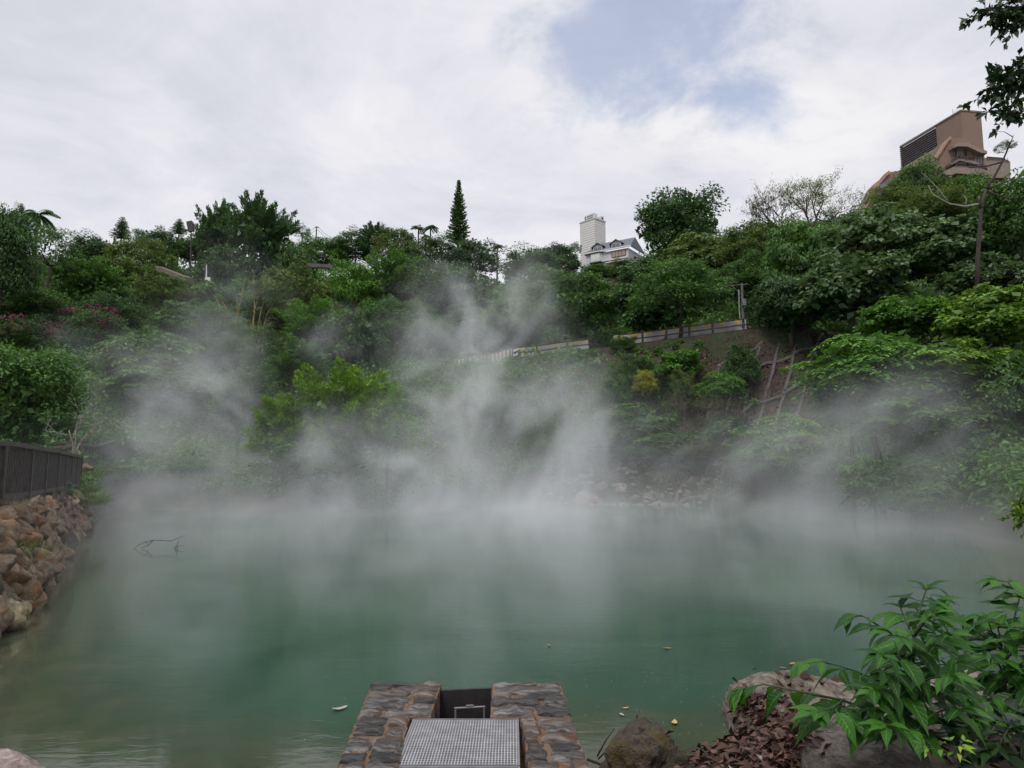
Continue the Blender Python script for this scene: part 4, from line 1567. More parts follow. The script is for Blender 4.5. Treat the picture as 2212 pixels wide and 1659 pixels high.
branchy('bare_shrub', at(160, 990, 33), 3.1, [(-0.25, 0, 1), (0.3, 0.1, 1), (0.05, -0.2, 1)], 'pale grey leafless shrub behind the end of the boarded fence', 'shrub', BARKP, 41, 4, 0.05, 0, gnarl=0.35, split=2, up=0.2)
branchy('bare_shrub', at(1245, 905, 55), 4.2, [(-0.6, 0, 1), (0.3, 0.1, 1), (-1, 0.2, 0.6)], 'twiggy leafless shrub in the steam below the road', 'shrub', BARKP, 44, 4, 0.04, 0, gnarl=0.3, split=2, up=0.15)

# bamboo canes
root = empty('bamboo_clump', at(545, 720, 86), 'yellow bamboo canes rising in front of the umbrella shaped crown', 'bamboo')
for (a, b, c, d) in [(505, 700, 530, 600), (540, 700, 562, 620), (552, 700, 573, 640), (548, 705, 548, 600), (482, 690, 465, 640), (560, 705, 590, 655), (498, 690, 480, 650), (510, 700, 512, 640)]:
    m_ = MB(root.location)
    p, q = at(a, b, 86), at(c, d, 86)
    m_.tube([p - Vector((0, 0, 2)), p.lerp(q, .5) + Vector((0.1, 0, 0)), q], [0.075, 0.065, 0.03], 6)
    m_.build('cane', BAMBOO, root)

# ------------------------------------------------------------------ undergrowth on the slopes
def scrub(name, label, tint, n, y0, y1, rmin, rmax, per, seed, leaf):
    g = np.random.default_rng(seed)
    rr = random.Random(seed)
    rows = []
    while len(rows) < n:
        px = rr.uniform(-80, 2300)
        Y = y0 + (y1 - y0) * rr.random() ** 1.15
        x = (px - 1106) / F * Y
        if Y < 80 and pond_dist(x, Y) < 0.9:
            continue
        if 1180 < px < 1690 and Y < 57 and pond_dist(x, Y) < 3.2:
            continue
        r = rr.uniform(rmin, rmax) * (0.75 + Y / 260)
        if 1225 < px < 1390 and Y > 96:
            continue
        if 1290 < px < 1790 and 50 < Y < 64.5:
            if rr.random() < (0.40 if px < 1520 else 0.95):
                continue
            r *= 0.46
        yr = 74.5 - (px - 980) * 0.0185
        if 940 < px < 1780 and yr - 2.6 < Y < yr + 7:
            if Y > yr - 0.6:
                continue
            r *= 0.4
        if px > 1700 and Y < 58:
            r *= 1.5
        if px < 330 and Y < 46:
            r *= 0.5
        rows.append((x, Y, ground(x, Y) + r * rr.uniform(-0.1, 0.75), r))
    C = np.array(rows)
    idx = np.repeat(np.arange(n), per)
    e = rdir(len(idx), g)
    e[:, 2] = np.abs(e[:, 2]) - 0.25
    P = C[idx, :3] + e * (C[idx, 3] * g.uniform(0.55, 1, len(idx)))[:, None]
    Lh = leaf * (0.6 + C[idx, 1] / 150) * g.uniform(0.6, 1.3, len(idx))
    N = unit(e * 0.5 + np.array([0, 0, 0.7]) + g.normal(size=P.shape) * 0.4)
    Q = leaf_arrays(P, unit(e * np.array([1, 1, .3]) + g.normal(size=P.shape) * .5 + np.array([0, 0, -.25])), N, Lh, Lh * 0.5)
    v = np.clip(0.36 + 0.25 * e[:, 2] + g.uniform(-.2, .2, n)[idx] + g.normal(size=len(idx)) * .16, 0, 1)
    tag(link(name, quads_mesh(name, Q, v), LM[tint]), label, None, None, 'stuff')


scrub('undergrowth', 'tangled bushes and creepers covering the lower slopes', 'mid', 3900, 24, 84, 0.7, 1.7, 64, 55, 0.34)
scrub('woodland', 'mass of tree tops closing the upper slopes', 'dark', 2200, 78, 178, 1.6, 3.4, 70, 56, 0.44)

# red brown leaf litter and dry grass on the bare slope
n = 9000
g = np.random.default_rng(66)
px = g.uniform(1290, 1780, n)
Yy = g.uniform(51, 62.5, n)
X = (px - 1106) / F * Yy
Z = np.array([ground(a, b) for a, b in zip(X, Yy)])
P = np.stack([X, Yy, Z + 0.08], 1)
Lh = g.uniform(0.12, 0.3, n)
tag(link('slope_litter', quads_mesh('slope_litter', leaf_arrays(P, rdir(n, g), unit(rdir(n, g) + np.array([0, -0.8, 0.8])), Lh, Lh * 0.6), g.uniform(0, 1, n)), LM['litter']),
    'red brown dead leaves on the bare slope', None, None, 'stuff')


def blades(cx, cy, cz, n, L, spread, g, lean=0.6):
    a = g.uniform(0, 6.283, n)
    P = np.stack([cx + np.cos(a) * spread * g.uniform(0, 1, n), cy + np.sin(a) * spread * g.uniform(0, 1, n), np.full(n, cz)], 1)
    A = unit(np.stack([np.cos(a) * lean, np.sin(a) * lean, np.ones(n)], 1) + g.normal(size=(n, 3)) * 0.25)
    Lh = L * g.uniform(0.5, 1.1, n)
    # two joined quads per blade: up, then arching over
    Q1 = leaf_arrays(P, A, np.stack([-np.sin(a), np.cos(a), np.zeros(n)], 1) * 0 + np.stack([np.cos(a), np.sin(a), np.zeros(n)], 1), Lh * 0.7, Lh * 0.045)
    P2 = P + A * (Lh * 0.45)[:, None]
    A2 = unit(A * np.array([1.6, 1.6, 0.45]) + np.array([0, 0, -0.1]))
    Q2 = leaf_arrays(P2, A2, np.array([[0, 0, 1.0]]) * np.ones((n, 1)), Lh * 0.7, Lh * 0.045)
    return np.vstack([Q1, Q2])


g = np.random.default_rng(67)
rg = random.Random(67)
QQ = []
for _ in range(330):
    px = 1290 + 330 * rg.random() ** 1.3
    Yg = rg.uniform(51.5, 62.5)
    xg = (px - 1106) / F * Yg
    QQ.append(blades(xg, Yg, ground(xg, Yg) - 0.05, 26, rg.uniform(0.6, 1.3), 0.35, g, 0.7))
QQ = np.vstack(QQ)
tag(link('slope_grass', quads_mesh('slope_grass', QQ, g.uniform(0, 1, len(QQ))), LM['grass']), 'grass growing over the left part of the bare slope', None, None, 'stuff')


def tuft(name, pos, n, L, spread, tint, label, group=None, seed=0, lean=0.6):
    g = np.random.default_rng(seed)
    Q = blades(0, 0, 0, n, L, spread, g, lean)
    o = link(name, quads_mesh(name, Q, g.uniform(0, 1, len(Q))), LM[tint])
    o.location = pos
    return tag(o, label, 'grass', group)


def gnd(px, py, Y):
    p = at(px, py, Y)
    return p


tuft('pampas_grass', at(1497, 990, 54.4), 220, 2.3, 0.35, 'straw', 'arching tuft of pale pampas grass above the shore rocks', None, 1, 1.2)
tuft('grass_tuft', at(1425, 1038, 55.2), 260, 1.1, 0.8, 'grass', 'yellow green grass behind the long pale boulder', 'grass tufts on the far shore', 2)
tuft('grass_tuft', at(1462, 1036, 55.0), 160, 1.0, 0.5, 'straw', 'yellowish grass left of the red grass on the far shore', 'grass tufts on the far shore', 3)
tuft('grass_tuft', at(1515, 1036, 54.8), 240, 1.3, 0.7, 'litter', 'reddish dry grass above the far shore rocks', 'grass tufts on the far shore', 4)
tuft('grass_tuft', at(1300, 1020, 55.5), 150, 1.4, 0.6, 'straw', 'dry grass in the steam above the rubble heap', 'grass tufts on the far shore', 5)
tuft('grass_tuft', at(1620, 1018, 53.5), 260, 1.4, 0.9, 'dull', 'dim hanging grass above the broad grey boulder', 'grass tufts on the far shore', 6)
wtop = lambda px, py, Y: at(px, py, Y)
for i, (px, py, Y, n, L, tnt, lab) in enumerate([
        (182, 1066, 29.5, 220, 0.55, 'grass', 'bright grass at the end of the boarded fence'),
        (196, 1092, 29.0, 200, 0.6, 'grass', 'grass hanging down the far end of the boulder wall'),
        (206, 1078, 31.0, 160, 0.5, 'grass', 'grass at the far corner of the boulder wall'),
        (150, 1068, 26.0, 100, 0.32, 'grass', 'short grass along the foot of the boarded fence'),
        (62, 1205, 13.8, 40, 0.4, 'grass', 'thin grass sprouting between the nearest boulders'),
        (10, 1200, 13.4, 34, 0.45, 'grass', 'thin grass between boulders at the left edge'),
        (30, 1090, 14.9, 60, 0.22, 'straw', 'dry short grass on the wall top at the left edge'),
        (205, 1030, 34.0, 120, 0.6, 'grass', 'grass on the bank beyond the end of the boarded fence')]):
    tuft('grass_tuft', at(px, py, Y), n, L, 0.3 + L * 0.6, tnt, lab, 'grass tufts on the boulder wall', 20 + i)
o = rock('rock', RP[2], at(183, 1012, 34), (0.36, 0.3, 0.22), (0, 0, 1), BOULDER)
tag(o, 'brown boulder on the bank just beyond the end of the boarded fence', 'rock')
o = rock('rock', RP[5], at(10, 1335, 11.6), (0.42, 0.35, 0.26), (0, 0, 2), SULPHUR)
tag(o, 'yellow stained boulder at the waterline at the left edge', 'rock')

# ------------------------------------------------------------------ white house with tower
e0, e1 = at(1259, 548, 166.7), at(1362, 529.5, 160)
zE = e1.z
ex = Vector((e1.x - e0.x, e1.y - e0.y, 0))
LH = ex.length
ang = math.atan2(ex.y, ex.x)
HOUSE = empty('white_house', (e0.x, e0.y, zE - 7.0), 'white house with a tall clad tower, grey roof and dormers on the ridge', 'house', None, ang)


def lmb():
    m_ = MB()
    return m_


def lbuild(m_, name, mat, parent=None, **k):
    me_o = m_.build(name, mat, None, **k)
    me_o.parent = parent or HOUSE
    me_o.location = (0, 0, 0)
    return me_o


HW = simple('pale_grey_render', (0.42, 0.43, 0.45), 0.8, 0.1, 1.5, 0.1)
SLATEROOF = simple('blue_grey_roof', (0.095, 0.105, 0.125), 0.6, 0.25, 2.0, 0.2)
GLASS = simple('window_glass', (0.10, 0.12, 0.13), 0.12, 0.2, 2, 0.0, spec=0.8)
CURTAIN = simple('pale_curtain', (0.52, 0.56, 0.50), 0.7, 0.15, 4, 0.0)
BROWNW = simple('brown_curtain', (0.30, 0.22, 0.17), 0.7, 0.3, 3, 0.0)
DARKT = simple('dark_trim', (0.040, 0.036, 0.034), 0.7, 0.2, 3, 0.1)


def clad_mat():
    m, nt, p = material('white_cladding')
    tc = nt.new('ShaderNodeTexCoord').outputs['Object']
    sx = nt.new('ShaderNodeSeparateXYZ')
    nt.l.new(tc, sx.inputs[0])
    fr = nt.math('FRACT', nt.math('MULTIPLY', sx.outputs[2], 1.75))
    line = nt.math('LESS_THAN', fr, 0.14)
    n1 = nt.noise(tc, 3, 4, 0.6)
    c = nt.ramp(n1, [(0.3, (0.50, 0.49, 0.47)), (0.7, (0.62, 0.61, 0.59))])
    nt.put(p.inputs['Base Color'], nt.mix(line, c, (0.16, 0.15, 0.145)))
    p.inputs['Roughness'].default_value = 0.7
    return m


zl = 7.0  # eave height in the house's frame
m_ = lmb()
m_.box((LH / 2, 4.2, zl / 2 - 0.2), (LH - 1.4, 7.6, zl - 0.4))
lbuild(m_, 'walls', HW)
m_ = lmb()
rd = 2.9
m_.prism([(0, 0, zl), (LH, 0, zl), (LH - 0.4, 3.6, zl + rd), (3.2, 3.6, zl + rd)], (0, 0.01, -0.22))
m_.prism([(LH, 0, zl), (LH, 8.2, zl), (LH - 0.4, 3.6, zl + rd)], (-0.1, 0, -0.22))
m_.prism([(0, 0, zl), (3.2, 3.6, zl + rd), (0, 8.2, zl)], (0.1, 0, -0.22))
roof = lbuild(m_, 'roof', SLATEROOF)
m_ = lmb()
m_.box((LH / 2, -0.12, zl - 0.12), (LH + 0.3, 0.22, 0.36))
lbuild(m_, 'eave', WHITEP)
for cx in (3.5, 8.2):
    m_ = lmb()
    # dormer: gabled box standing on the slope
    y0 = 0.75
    z0 = zl + rd * y0 / 3.6
    m_.prism([(cx - 1.15, y0, z0), (cx + 1.15, y0, z0), (cx + 1.15, y0, z0 + 0.75), (cx, y0, z0 + 1.4), (cx - 1.15, y0, z0 + 0.75)], (0, 1.9, 0))
    d_ = lbuild(m_, 'dormer', WHITEP)
    m_ = lmb()
    m_.prism([(cx - 1.6, y0 - 0.25, z0 + 0.5), (cx, y0 - 0.25, z0 + 1.45), (cx, y0 - 0.25, z0 + 1.7), (cx - 1.75, y0 - 0.25, z0 + 0.62)], (0, 2.4, 0))
    m_.prism([(cx, y0 - 0.26, z0 + 1.45), (cx + 1.6, y0 - 0.26, z0 + 0.5), (cx + 1.75, y0 - 0.26, z0 + 0.62), (cx, y0 - 0.26, z0 + 1.7)], (0, 2.4, 0))
    o = lbuild(m_, 'dormer_roof', DARKT, d_)
    m_ = lmb()
    m_.box((cx - 0.5, y0 - 0.05, z0 + 0.34), (0.86, 0.08, 0.6))
    m_.box((cx + 0.5, y0 - 0.05, z0 + 0.34), (0.86, 0.08, 0.6))
    m_.prism([(cx - 0.7, y0 - 0.02, z0 + 0.82), (cx + 0.7, y0 - 0.02, z0 + 0.82), (cx, y0 - 0.02, z0 + 1.25)], (0, -0.04, 0))
    lbuild(m_, 'dormer_window', GLASS, d_)
# bay window
m_ = lmb()
m_.prism([(1.9, 0.4, zl - 2.6), (5.0, 0.4, zl - 2.6), (4.6, -0.5, zl - 2.6), (2.3, -0.5, zl - 2.6)], (0, 0, 2.0))
bay = lbuild(m_, 'bay_window', WHITEP)
m_ = lmb()
m_.box((3.45, -0.52, zl - 1.55), (1.9, 0.06, 1.4))
lbuild(m_, 'pane', CURTAIN, bay)
m_ = lmb()
m_.prism([(1.7, 0.4, zl - 0.55), (5.2, 0.4, zl - 0.55), (4.8, -0.7, zl - 0.55), (2.1, -0.7, zl - 0.55)], (0, 0, 0.18))
m_.prism([(1.7, 0.4, zl - 2.85), (5.2, 0.4, zl - 2.85), (4.8, -0.7, zl - 2.85), (2.1, -0.7, zl - 2.85)], (0, 0, 0.24))
lbuild(m_, 'trim', DARKT, bay)
m_ = lmb()
m_.box((9.0, 0.36, zl - 1.35), (3.5, 0.14, 1.45))
win = lbuild(m_, 'window', DARKT)
m_ = lmb()
for k in range(4):
    m_.box((7.75 + 0.84 * k, 0.27, zl - 1.35), (0.72, 0.06, 1.25))
lbuild(m_, 'pane', BROWNW, win)
m_ = lmb()
m_.box((8.2, 0.15, zl - 2.55), (6.4, 0.5, 0.3))
m_.box((8.6, -0.2, zl - 3.3), (5.0, 0.9, 0.2))
lbuild(m_, 'balcony_ledge', WHITEP)
m_ = lmb()
m_.prism([(6.6, 0.3, zl - 4.6), (9.4, 0.3, zl - 4.6), (9.4, 0.3, zl - 3.6), (8.0, 0.3, zl - 3.0), (7.4, 0.3, zl - 3.4)], (0, -0.6, 0))
lbuild(m_, 'porch_roof', simple('brown_tile', (0.16, 0.09, 0.07), 0.8, 0.3, 3, 0.2))
# tower behind, its own heading
tc_, tl_ = at(1284.5, 472, 172), at(1252.6, 483, 175.6)
m_ = MB()
v_ = Vector((tl_.x - tc_.x, tl_.y - tc_.y, 0))
n_ = Vector((-v_.y, v_.x, 0)).normalized() * -1
n_ = n_ if n_.x > 0 else -n_
W2 = n_ * 4.0
zt = tc_.z
poly = [tc_, tl_, tl_ + W2, tc_ + W2]
m_.prism([Vector((p.x, p.y, zt - 14)) for p in poly], (0, 0, 14))
HI = Matrix.Translation(HOUSE.location) @ Matrix.Rotation(ang, 4, 'Z')
HI = HI.inverted()


def hbuild(m_, name, mat, parent=None):
    o = m_.build(name, mat, None)
    o.data.transform(HI)
    o.location = (0, 0, 0)
    o.parent = parent or HOUSE
    return o


tw = hbuild(m_, 'tower', clad_mat())
m_ = MB()
cen = sum((p for p in poly), Vector()) / 4
m_.prism([cen + (Vector((p.x, p.y, zt)) - cen) * 1.06 + Vector((0, 0, 0)) for p in [Vector((q.x, q.y, zt)) for q in poly]], (0, 0, 0.25))
hbuild(m_, 'parapet', WHITEP, tw)
vd, nd = v_.normalized(), n_.normalized()
m_ = MB()
a = Vector((tc_.x, tc_.y, zt + 0.25)) + vd * 0.5 + nd * 0.4
m_.prism([a, a + vd * 3.2, a + vd * 3.2 + Vector((0, 0, 1.2)), a + vd * 0.2 + Vector((0, 0, 1.5))], nd * 1.4)
b0 = Vector((tc_.x, tc_.y, zt + 0.25)) + nd * 2.6 + vd * 0.2
m_.prism([b0, b0 + nd * 1.0, b0 + nd * 1.0 + Vector((0, 0, 1.2)), b0 + Vector((0, 0, 1.0))], vd * 1.2)
eq = hbuild(m_, 'air_conditioner', WHITEP, tw)
m_ = MB()
for k in (0.5, 1.15, 1.8, 2.6):
    for z in (0.25, 0.8):
        p = a + vd * k - nd * 0.02 + Vector((0, 0, z))
        m_.prism([p, p + vd * 0.35, p + vd * 0.35 + Vector((0, 0, 0.32)), p + Vector((0, 0, 0.32))], nd * -0.03)
p = b0 + nd * 0.25 - vd * 0.03 + Vector((0, 0, 0.3))
m_.prism([p, p + nd * 0.5, p + nd * 0.5 + Vector((0, 0, 0.5)), p + Vector((0, 0, 0.5))], vd * -0.03)
hbuild(m_, 'fan_grille', DARKT, tw)

# ------------------------------------------------------------------ brown hotel on the hill
HC = at(2075.8, 239, 240)   # top corner of the tower
HLft = at(1947, 314, 268)
HRgt = at(2119, 244, 241.2)
HT = Vector((HC.x, HC.y, 86.0))
HOTEL = empty('hotel_building', HT, 'big brown hotel with a louvred tower on the hill at upper right', 'hotel')


def brick_mat():
    m, nt, p = material('brown_tile_wall')
    tc = nt.new('ShaderNodeTexCoord').outputs['Object']
    br = nt.new('ShaderNodeTexBrick')
    sx = nt.new('ShaderNodeSeparateXYZ')
    nt.l.new(tc, sx.inputs[0])
    cx = nt.new('ShaderNodeCombineXYZ')
    nt.l.new(nt.math('ADD', sx.outputs[0], sx.outputs[1]), cx.inputs[0])
    nt.l.new(sx.outputs[2], cx.inputs[1])
    nt.l.new(cx.outputs[0], br.inputs[0])
    br.inputs['Color1'].default_value = (0.200, 0.135, 0.100, 1)
    br.inputs['Color2'].default_value = (0.175, 0.116, 0.086, 1)
    br.inputs['Mortar'].default_value = (0.140, 0.096, 0.074, 1)
    br.inputs['Scale'].default_value = 1.1
    n1 = nt.noise(tc, 0.25, 5, 0.6)
    nt.put(p.inputs['Base Color'], nt.mix(nt.maprange(n1, 0.3, 0.8, 0.0, 0.3), br.outputs[0], (0.14, 0.085, 0.06)))
    p.inputs['Roughness'].default_value = 0.8
    return m


BRICK = brick_mat()
PINKW = simple('orange_render', (0.30, 0.185, 0.130), 0.8, 0.15, 1, 0.1)
LEDGE = simple('tan_concrete', (0.20, 0.16, 0.13), 0.85, 0.2, 1, 0.2)
DKLOUV = simple('dark_louvre', (0.028, 0.024, 0.026), 0.6, 0.2, 1, 0.0)
wd = Vector((HRgt.x - HC.x, HRgt.y - HC.y, 0))
dd = Vector((HLft.x - HC.x, HLft.y - HC.y, 0))
top = HC.z


def up(p, z):
    return Vector((p.x, p.y, z))


m_ = MB(HT)
f0 = 0.40   # the louvres take the far 60 % of the left face
A0, B0 = up(HC, 86), up(HC + wd, 86)
m_.prism([A0, B0, B0 + dd * f0, A0 + dd * f0], (0, 0, top - 86))
m_.build('tower_wall', BRICK, HOTEL)
m_ = MB(HT)
m_.prism([A0 + dd * f0 + wd * 0.06, B0 + dd * f0 - wd * 0.02, B0 + dd - wd * 0.02, A0 + dd + wd * 0.06], (0, 0, top - 86 - 0.6))
m_.build('louvre_core', DKLOUV, HOTEL)
m_ = MB(HT)
nl = 34
for k in range(nl):
    z = top - 0.3 - k * 0.82
    m_.bar(up(HC + dd * f0 - wd * 0.01, z), up(HC + dd * 1.02 - wd * 0.01, z), 0.6, 0.34)
    m_.bar(up(HC + dd * 1.02 - wd * 0.01, z), up(HC + dd * 1.02 + wd, z), 0.6, 0.34)
m_.build('louvres', simple('louvre_slat', (0.085, 0.070, 0.072), 0.6, 0.2, 1, 0.0), HOTEL)
m_ = MB(HT)
m_.bar(up(HC - wd * 0.01, top + 0.1), up(HC + dd * 1.02 - wd * 0.01, top + 0.1), 0.5, 0.5)
m_.bar(up(HC - wd * 0.02, top + 0.1), up(HC + wd * 1.02, top + 0.1), 0.5, 0.5)
m_.build('roof_coping', LEDGE, HOTEL)
m_ = MB(HT)
ap = up(HC + dd * 0.12, top)
m_.tube([ap, ap + Vector((0, 0, 2.2))], 0.08)
m_.tube([ap + Vector((0, 0, 1.0)), ap + Vector((2.2, 0, 2.6))], 0.05)
m_.build('antenna', GREYM, HOTEL)


def cp(x, y, Y):
    """point of the hotel close-up (5.183 x, origin 2140, 240 in the photo) at distance Y"""
    return at((2140 + x / 5.183) * 0.8641, (240 + y / 5.183) * 0.8641, Y)


m_ = MB(HT)
pf = [(1222, 542), (1180, 580), (1130, 655), (1080, 735), (1030, 805), (1010, 1300), (1500, 1300), (1500, 700), (1450, 545)]
m_.prism([cp(x, y, 232) for x, y in pf], (0, 7.5, 0))
m_.build('front_wall', BRICK, HOTEL)
m_ = MB(HT)
cur = [(1222, 540), (1180, 578), (1130, 653), (1080, 733), (1026, 808)]
for a, b in zip(cur[:-1], cur[1:]):
    m_.bar(cp(*a, 231.6), cp(*b, 231.6), 0.8, 0.8, (0, 1, 0))
m_.build('curved_edge', PINKW, HOTEL)
m_ = MB(HT)
m_.prism([cp(x, y, 236) for x, y in [(650, 900), (1000, 690), (1180, 560), (1240, 560), (1240, 1300), (560, 1300)]], (0, 5, 0))
m_.build('stepped_roof', LEDGE, HOTEL)
m_ = MB(HT)
m_.prism([cp(x, y, 226) for x, y in [(430, 985), (370, 1030), (290, 1120), (200, 1290), (140, 1400), (80, 1520), (600, 1560), (640, 960)]], (0, 8, 0))
lw_ = m_.build('lower_wing', BRICK, HOTEL)
m_ = MB(HT)
cur = [(430, 985), (370, 1032), (290, 1130), (200, 1290), (140, 1400), (80, 1520)]
for a, b in zip(cur[:-1], cur[1:]):
    m_.bar(cp(*a, 225.6), cp(*b, 225.6), 0.9, 0.8, (0, 1, 0))
m_.build('curved_rim', PINKW, HOTEL)
for (x0, y0, x1, y1, h) in [(300, 1205, 560, 1110, 55), (210, 1360, 420, 1270, 55)]:
    m_ = MB(HT)
    m_.prism([cp(x0, y0 - h, 225.6), cp(x0, y0, 225.6), cp(x1, y1, 225.6), cp(x1, y1 - h, 225.6)], (0, -0.15, 0))
    m_.build('window_band', GLASS, HOTEL)
# balconies at the right
for (pts, th) in [([(1265, 640), (1330, 600), (1470, 610), (1700, 715), (1700, 745), (1620, 735), (1450, 655), (1330, 650), (1265, 668)], 6),
                  ([(1220, 870), (1330, 805), (1510, 835), (1700, 930), (1700, 965), (1510, 870), (1340, 835), (1235, 895)], 6),
                  ([(1120, 985), (1290, 905), (1440, 905), (1700, 940), (1700, 1030), (1300, 1000), (1230, 1025), (1120, 1010)], 6)]:
    m_ = MB(HT)
    m_.prism([cp(x, y, 229) for x, y in pts], (0, th, 0))
    m_.build('balcony', LEDGE, HOTEL)
for (xa, ya, xb, yb, hh, n_) in [(1235, 868, 1335, 803, 34, 7), (1335, 803, 1510, 832, 34, 10), (1290, 903, 1440, 903, 40, 10), (1440, 903, 1690, 940, 36, 14)]:
    m_ = MB(HT)
    for k in range(n_ + 1):
        f = k / n_
        x, y = xa + (xb - xa) * f, ya + (yb - ya) * f
        m_.bar(cp(x, y, 228.7), cp(x, y - hh, 228.7), 0.14, 0.14, (0, 1, 0))
    m_.bar(cp(xa, ya - hh, 228.7), cp(xb, yb - hh, 228.7), 0.16, 0.16, (0, 1, 0))
    m_.build('balcony_railing', DARKT, HOTEL)
m_ = MB(HT)
m_.prism([cp(x, y, 231.5) for x, y in [(1500, 660), (1660, 720), (1660, 1000), (1500, 1000)]], (0, 9, 0))
m_.build('side_wall', BRICK, HOTEL)
for (x0, y0, x1, y1) in [(1310, 690, 1385, 790), (1445, 700, 1500, 800), (1540, 720, 1650, 880), (1290, 850, 1480, 900)]:
    m_ = MB(HT)
    m_.prism([cp(x0, y0, 231.3), cp(x1, y0, 231.3), cp(x1, y1, 231.3), cp(x0, y1, 231.3)], (0, -0.12, 0))
    wn_ = m_.build('window', GLASS, HOTEL)
    m_ = MB(HT)
    for k in range(4):
        x = x0 + (x1 - x0) * k / 3
        m_.bar(cp(x, y0, 231.0), cp(x, y1, 231.0), 0.18, 0.18, (0, 1, 0))
    m_.bar(cp(x0, y0, 231.0), cp(x1, y0, 231.0), 0.2, 0.2, (0, 1, 0))
    m_.bar(cp(x0, (y0 + y1) / 2, 231.0), cp(x1, (y0 + y1) / 2, 231.0), 0.14, 0.14, (0, 1, 0))
    fr_ = m_.build('window_frame', LEDGE, wn_)
    fr_.location = (0, 0, 0)
m_ = MB(HT)
m_.prism([cp(x, y, 234) for x, y in [(1660, 800), (1900, 800), (2000, 850), (2000, 1060), (1660, 1060)]], (0, 12, 0))
m_.build('annex', LEDGE, HOTEL)
m_ = MB(HT)
m_.prism([cp(x, y, 233.7) for x, y in [(1690, 800), (1880, 812), (1980, 850), (1980, 842), (1880, 800), (1690, 786)]], (0, -0.2, 0))
for k in range(8):
    m_.bar(cp(1700 + 38 * k, 822 + k, 233.6), cp(1700 + 38 * k, 796 + k, 233.6), 0.12, 0.12, (0, 1, 0))
m_.build('railing', DARKT, HOTEL)

# ------------------------------------------------------------------ small things on the left hill
p = at(372, 612, 96)
pv = empty('wooden_pavilion', p, 'grey brown sloping roof of a wooden stairway among the trees at left', 'pavilion')
m_ = MB(p)
m_.prism([at(335, 573, 96), at(398, 598, 96), at(398, 607, 96), at(335, 583, 96)], (0, 3, 0.5))
m_.build('roof', simple('weathered_boards', (0.115, 0.098, 0.082), 0.9, 0.3, 2, 0.3), pv)
for px in (393, 372):
    m_ = MB(p)
    m_.tube([at(px, 600, 97), at(px, 640, 97)], 0.12)
    m_.build('post', BARKP, pv)
p = at(413, 625, 100)
lp = empty('lamp_post', p, 'tall thin dark lamp post among the trees at left', 'lamp post')
m_ = MB(p)
m_.tube([Vector((p.x, p.y, p.z - 4)), at(413, 497, 100)], [0.13, 0.08])
m_.build('post', DARKT, lp)
m_ = MB(p)
q = at(411, 496, 100)
m_.box(q + Vector((0, 0, 0.45)), (0.75, 0.5, 1.5), Matrix.Rotation(R(-14), 3, 'Y'))
m_.box(q + Vector((-0.25, 0, -0.1)), (1.3, 0.3, 0.2))
m_.build('lamp_head', DARKT, lp)
p = at(447, 608, 99)
wp = empty('marker_post', p, 'slim white post in the shade of the vine hung trees', 'post')
m_ = MB(p)
m_.tube([p - Vector((0, 0, 2)), at(446, 572, 99)], [0.16, 0.07])
m_.build('post_shaft', WHITEP, wp)
m_ = MB(p)
m_.box(at(449, 603, 98.8), (0.7, 0.3, 0.5))
m_.build('base_block', WHITEP, wp)
p = at(682, 520, 155)
rp_ = empty('utility_pole', p, 'small leaning utility pole with wires on the left skyline', 'utility pole')
m_ = MB(p)
m_.tube([at(682, 535, 155), at(684, 489, 155)], [0.17, 0.13])
m_.build('pole', DARKT, rp_)
m_ = MB(p)
m_.bar(at(680, 491, 155), at(689, 491, 155), 0.15, 0.15)
m_.build('crossarm', DARKT, rp_)
m_ = MB(p)
for (a, b) in [((681, 491), (640, 512)), ((688, 491), (720, 515)), ((684, 496), (640, 518)), ((686, 496), (722, 522))]:
    u_, v2 = at(*a, 155), at(*b, 158)
    m_.tube([u_, u_.lerp(v2, .35) - Vector((0, 0, .35)), u_.lerp(v2, .7) - Vector((0, 0, .3)), v2], 0.035, 4)
m_.build('wire', DARKT, rp_)
p = at(700, 578, 104)
m_ = MB(p)
m_.bar(at(665, 573, 104), at(730, 577, 104), 0.6, 0.5)
m_.bar(at(672, 577, 104), at(722, 580, 104), 0.4, 0.35)
tag(m_.build('stone_ledge', DARKCON), 'short grey concrete ledge behind the umbrella shaped crown', 'ledge')

# ------------------------------------------------------------------ things on the water
p = on(335, 1182, 0)
st = empty('fallen_branch', p, 'long thin dead branch lying in the water by the boulder wall', 'branch', 'dead branches in the water')
m_ = MB(p)
w = lambda a, b: on(a, 1185, 0) + Vector((0, 0, (1185 - b) * 24.0 / F))
m_.tube([w(283, 1190), w(305, 1174), w(330, 1168), w(368, 1170), w(398, 1158)], [0.008, 0.013, 0.016, 0.013, 0.007], 5)
m_.tube([w(330, 1168), w(318, 1180), w(306, 1183)], [0.02, 0.014, 0.008], 5)
m_.tube([w(312, 1170), w(322, 1180)], [0.014, 0.008], 5)
m_.build('twigs', TWIG, st)
p = on(372, 1190, 0)
st = empty('fallen_branch', p, 'short forked dead branch sticking out of the water', 'branch', 'dead branches in the water')
m_ = MB(p)
m_.tube([w(358, 1205), w(372, 1188), w(384, 1180), w(399, 1178)], [0.015, 0.018, 0.015, 0.006], 5)
m_.tube([w(378, 1184), w(386, 1168)], [0.018, 0.008], 5)
m_.tube([w(384, 1180), w(382, 1200)], [0.018, 0.010], 5)
m_.build('twigs', TWIG, st)
g = random.Random(3)


